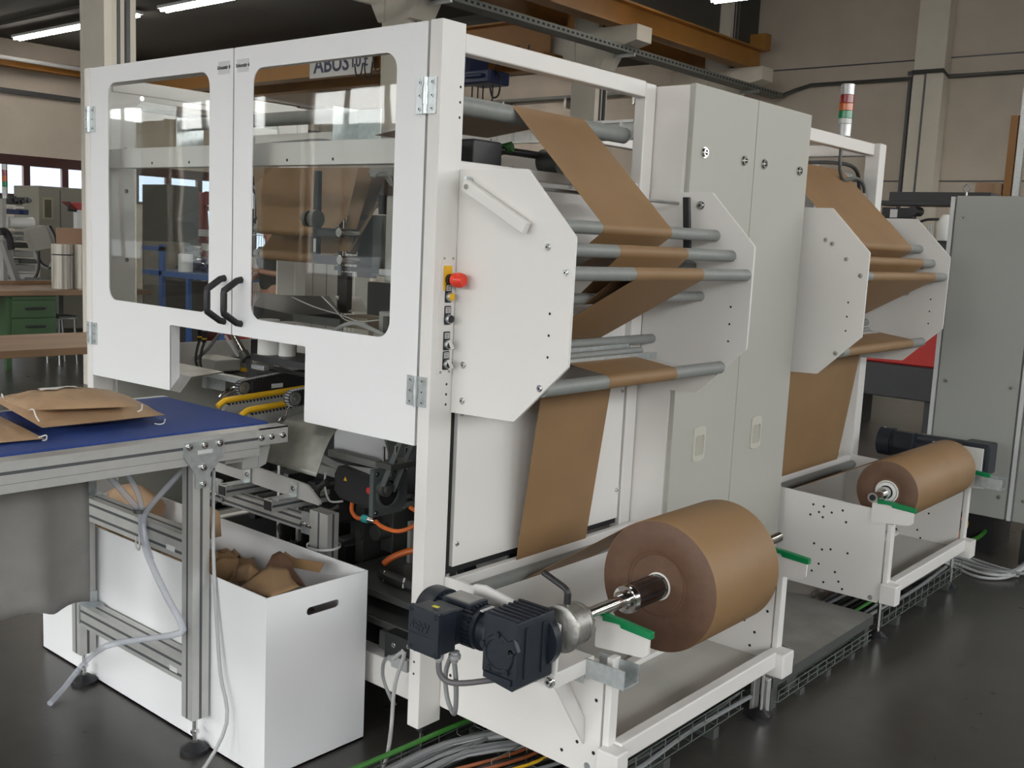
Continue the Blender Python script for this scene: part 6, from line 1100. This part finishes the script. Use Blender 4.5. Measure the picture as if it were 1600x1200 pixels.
for u in (286, 310): a, c = V(u, 358, yr-0.05), V(u+17, 370, yr-0.05); fin('white_unit', M().box(a.x, c.x, yr-0.1, yr, c.z, a.z), WP, r, bevel=0.01)
a, c = V(316, 380, yr-.05), V(326, 392, yr-.05); fin('notice', M().box(a.x, c.x, yr-0.06, yr-0.05, c.z, a.z), CD, r)
# ================================================================== background through the right door and top opening
def locker(u0, u1, y, lb):
    a, c = V(u0, 300, y), V(u1, 300, y); r = root('white_locker', ((a.x+c.x)/2, y+0.25, 0), lb, 'cabinet', 'pale cabinets behind the machine'); fin('body', M().box(a.x, c.x, y, y+0.5, 0.0, 2.0), MATS['light grey cabinet paint'], r, bevel=0.006)
    m_ = (a.x+c.x)/2; fin('door_gap', M().box(m_-0.006, m_+0.006, y-0.002, y, 0.1, 1.95), AG, r); fin('door_knob', M().cyl((m_+0.07, y-0.03, 1.36), (m_+0.07, y, 1.36), 0.025, 0, 14), BK, r)
locker(438, 490, 6.4, 'left pale cabinet behind the right door pane'); locker(492, 535, 6.4, 'right pale cabinet behind the right door pane')
r = root('mesh_fence', (-9.2, 5.6, 0), 'white wire mesh fence panel behind the right door pane', 'fence'); b = M(); a, c = V(394, 300, 5.6), V(418, 300, 5.6)
i = 0
while a.x+i*0.05 < c.x: b.cyl((a.x+i*0.05, 5.6, 0.1), (a.x+i*0.05, 5.6, 2.2), 0.004, 0, 5); i += 1
for z in (0.2, 0.7, 1.2, 1.6, 2.1): b.cyl((a.x, 5.6, z), (c.x, 5.6, z), 0.006, 0, 5)
fin('wire_panel', b, WP, r); fin('fence_post', M().box(c.x, c.x+0.05, 5.58, 5.63, 0, 2.2), WP, r); b = M(); a, c = V(538, 300, 5.6), V(560, 300, 5.6); i = 0
while a.x+i*0.07 < c.x: b.cyl((a.x+i*0.07, 5.6, 0.1), (a.x+i*0.07, 5.6, 2.2), 0.005, 0, 5); i += 1
for z in (0.2, 0.7, 1.2, 1.6, 2.1): b.cyl((a.x, 5.6, z), (c.x, 5.6, z), 0.006, 0, 5)
r2 = root('mesh_fence', (a.x, 5.6, 0), 'white wire mesh fence panel behind the black plates of the turning station', 'fence'); fin('wire_panel', b, WP, r2); fin('fence_post', M().box(a.x-0.06, a.x, 5.58, 5.63, 0, 2.2), BK, r2)
zt_ = W(800, 158, 'y', 16.35).z
wt_ = root('cable_tray', (-14, 16.4, zt_), 'thin cable tray on the far bay back wall seen through the open machine top', 'cable tray')
fin('tray_channel', M().box(-20.5, -8.1, 16.25, 16.495, zt_-0.03, zt_+0.03), MATS['dull tray zinc'], wt_)
for x in (-17, -14, -12.2, -10.4, -9): fin('tray_bracket', M().box(x-0.03, x+0.03, 16.2, 16.495, zt_-0.25, zt_-0.03), CA, wt_)
# ================================================================== background, right
r = root('red_machine', (-1.5, 8.3, 0), 'red and black machine seen low between the far unit and grey cabinet', 'machine')
a, c = V(1325, 540, 8), V(1475, 575, 8); fin('red_panel', M().box(a.x, c.x, 8.0, 8.5, V(1400, 568, 8).z, V(1400, 500, 8).z), mat('bright red paint', (0.50, 0.015, 0.01), 0.4), r, bevel=0.01); fin('black_base', M().box(a.x, c.x, 7.9, 8.6, V(1400, 620, 8).z, V(1400, 568, 8).z), BM, r, bevel=0.01)
for x in (a.x+0.1, c.x-0.1): fin('foot', M().box(x-0.05, x+0.05, 8.0, 8.4, 0, V(1400, 620, 8).z+0.01), BM, r)
r = root('black_gantry', (0, 5.5, 0), 'black machine gantry above the far octagonal plate', 'machine')
a, c = V(1374, 309, 5.5), V(1492, 322, 5.5); fin('lower_beam', M().box(a.x, c.x+0.3, 5.5, 5.7, c.z, a.z-0.02), BM, r, bevel=0.004); a, c = V(1386, 299, 5.5), V(1545, 308, 5.5); fin('upper_beam', M().box(a.x, c.x, 5.55, 5.75, a.z-0.075, a.z), BM, r, bevel=0.004)
a, c = V(1378, 324, 5.5), V(1425, 342, 5.5); fin('drive_block', M().box(a.x, c.x, 5.5, 5.6, c.z, a.z), BK, r, bevel=0.01); a, c = V(1392, 327, 5.5), V(1402, 340, 5.5); fin('type_plate', M().box(a.x, c.x, 5.49, 5.5, c.z, a.z), LB, r); p = V(1429, 330, 5.5); fin('round_motor', M().cyl((p.x, 5.45, p.z), (p.x, 5.6, p.z), 0.035, 0, 18), BK, r)
for u in (1500, 1540): p = V(u, 320, 5.6); fin('column', M().box(p.x-0.03, p.x+0.03, 5.6, 5.7, 0, p.z), BM, r)
fin('hose', M().tube([tuple(V(1435, 348, 5.5)), tuple(V(1450, 343, 5.5)), tuple(V(1482, 343, 5.5))], 0.01), CBK, r); p = V(1452, 350, 5.5); fin('wire_bundle', M().cyl((p.x, 5.55, p.z), (p.x, 5.55, p.z-0.25), 0.012, 0, 8), ZN, r)
a, c = V(1460, 345, 5.3), V(1482, 372, 5.3); fin('bottle', M().lathe(((a.x+c.x)/2+0.02, 5.3, c.z-0.02), (0, 0, 1), [(0, 0.05), (0.12, 0.055), (0.16, 0.035), (0.18, 0.02)], 0, 20), WP, r); a, c = V(1462, 372, 5.3), V(1484, 392, 5.3); fin('valve_strip', M().box(a.x, c.x, 5.3, 5.4, c.z, a.z), DG, r)
r = root('storage_rack', (-2.2, 14, 0), 'wooden orange rack upright at the right picture edge', 'rack'); RW = mat('rack orange wood', (0.30, 0.15, 0.05), 0.6)
a = V(1586, 180, 13.5); fin('upright', M().box(a.x-0.05, a.x+0.05, 13.5, 13.6, 0, a.z), RW, r); fin('perforated_post', M().box(a.x+0.07, a.x+0.16, 13.5, 13.58, 0, 4.6), ZN, r); sz_ = V(1550, 306, 13.5).z; fin('shelf', M().box(-3.2, -0.6, 13.5, 14.5, sz_-0.1, sz_), RW, r)
for x in (-0.65,): fin('rear_upright', M().box(x, x+0.08, 14.4, 14.5, 0, 4.3), RW, r)
for k, (u0, u1, v0, lb) in enumerate(((1522, 1568, 286, 'wide brown cardboard drum on the rack shelf above the grey cabinet'), (1570, 1583, 287, 'small stack of brown board beside the rack upright'))):
    a, c = V(u0, v0, 13.8), V(u1, v0, 13.8); fin(('cardboard_drum', 'board_stack')[k], M().cyl(((a.x+c.x)/2, 13.9, sz_+0.001), ((a.x+c.x)/2, 13.9, a.z), (c.x-a.x)/2, 0, 32) if k == 0 else M().box(a.x, c.x, 13.8, 14.1, sz_+0.001, a.z), mat('tan board', (0.36, 0.24, 0.15), 0.7), label=lb, cat=('drum', 'board stack')[k])
# ================================================================== person standing behind the machine
def skin(name, verts, edges, radii, m, parent=None, rootv=0, **k):
    me = bpy.data.meshes.new(name); me.from_pydata(verts, edges, []); o = bpy.data.objects.new('tmp', me); COL.objects.link(o)
    sm = o.modifiers.new('s', 'SKIN'); sd = o.modifiers.new('d', 'SUBSURF'); sd.levels = 2; sd.render_levels = 2
    for i, rr in enumerate(radii): v = me.skin_vertices[0].data[i]; v.radius = (rr if isinstance(rr, tuple) else (rr, rr)); v.use_root = (i == rootv)
    bpy.context.view_layer.update(); m2 = bpy.data.meshes.new_from_object(o.evaluated_get(bpy.context.evaluated_depsgraph_get()))
    b = M(); b.add([tuple(v.co) for v in m2.vertices], [tuple(p.vertices) for p in m2.polygons]); bpy.data.objects.remove(o)
    return fin(name, b, m, parent, ang=80, **k)
hp = CP+(W(424, 430, 'y', 5.0)-CP); px_, py_ = hp.x, 5.0
SK = mat('skin', (0.42, 0.22, 0.15), 0.55); SH = mat('black shirt', (0.022, 0.024, 0.024), 0.85, bump=0.2, bscale=60); JN = mat('dark blue jeans', (0.03, 0.038, 0.075), 0.85, bump=0.3, bscale=200)
pr_ = root('person', (px_, py_, 0), 'person in a black t-shirt and dark jeans, elbow bent, standing behind the machine', 'person')
def L(x, y, z): return (px_+x, py_+y, z)
body_v = [L(0, 0, .96), L(0, 0, 1.12), L(0, .01, 1.30), L(0, .01, 1.44), L(0, -.01, 1.52), L(0, -.02, 1.60), L(0, -.03, 1.69), L(.18, .01, 1.43), L(.27, .04, 1.17), L(.13, -.18, 1.20), L(.07, -.24, 1.22), L(-.18, .01, 1.43), L(-.24, .02, 1.16), L(-.14, -.2, 1.10), L(-.09, -.27, 1.10), L(.10, 0, .90), L(.11, 0, .50), L(.12, .02, .09), L(.13, -.13, .04), L(-.10, 0, .90), L(-.11, 0, .50), L(-.12, .02, .09), L(-.13, -.13, .04)]
body_e = [(0, 1), (1, 2), (2, 3), (3, 4), (4, 5), (5, 6), (3, 7), (7, 8), (8, 9), (9, 10), (3, 11), (11, 12), (12, 13), (13, 14), (0, 15), (15, 16), (16, 17), (17, 18), (0, 19), (19, 20), (20, 21), (21, 22)]
body_r = [.125, .12, .14, .10, .052, .085, .085, .052, .042, .032, .028, .052, .042, .032, .028, .085, .058, .042, .035, .085, .058, .042, .035]
bd = skin('body', body_v, body_e, body_r, SK, pr_)
skin('shirt', body_v[:4]+[L(0, 0, 1.475)]+[L(.18, .01, 1.43), L(.25, .035, 1.24), L(-.18, .01, 1.43), L(-.225, .02, 1.24)], [(0, 1), (1, 2), (2, 3), (3, 4), (3, 5), (5, 6), (3, 7), (7, 8)], [.15, .145, .165, .125, .07, .072, .066, .072, .066], SH, pr_)
skin('jeans', [body_v[0], L(0, 0, 1.02)]+body_v[15:18]+body_v[19:22], [(0, 1), (0, 2), (2, 3), (3, 4), (0, 5), (5, 6), (6, 7)], [.145, .14, .105, .078, .062, .105, .078, .062], JN, pr_)
for s_ in (1, -1):
    skin('shoe', [L(.12*s_, .05, .045), L(.125*s_, -.05, .045), L(.13*s_, -.17, .035)], [(0, 1), (1, 2)], [.045, .05, .04], BK, pr_)
    hx_, hy_, hz_2 = (.07, -.24, 1.22) if s_ == 1 else (-.09, -.27, 1.10)
    for f in range(5): fx_ = hx_-0.03+0.015*f; skin('finger', [L(fx_, hy_-.02, hz_2), L(fx_-.01, hy_-.06, hz_2-.005), L(fx_-.012, hy_-.085-.006*(2-abs(f-2)), hz_2-.025)], [(0, 1), (1, 2)], [.010, .009, .008], SK, bd)
skin('hair', [L(0, .01, 1.73), L(0, .03, 1.68), L(0, -.03, 1.76)], [(0, 1), (0, 2)], [.085, .085, .07], mat('dark hair', (0.03, 0.02, 0.015), 0.7), pr_)
fc_ = [(-.03, -.108, 1.665), (.03, -.108, 1.665)]
for q_ in fc_: fin('eye', M().lathe(L(*q_), (0, -1, 0), [(0, .012), (.006, .010), (.009, .004)], 0, 10), BK, bd)
fin('nose', M().lathe(L(0, -.105, 1.62), (0, 0, 1), [(0, .016), (.02, .012), (.045, .005)], 0, 10), SK, bd); fin('mouth', M().box(px_-.024, px_+.024, py_-.112, py_-.10, 1.583, 1.592), MRR, bd)
for s_ in (1, -1): fin('ear', M().box(px_+s_*.085-.008, px_+s_*.085+.008, py_-.04, py_, 1.61, 1.67), SK, bd, bevel=0.007)
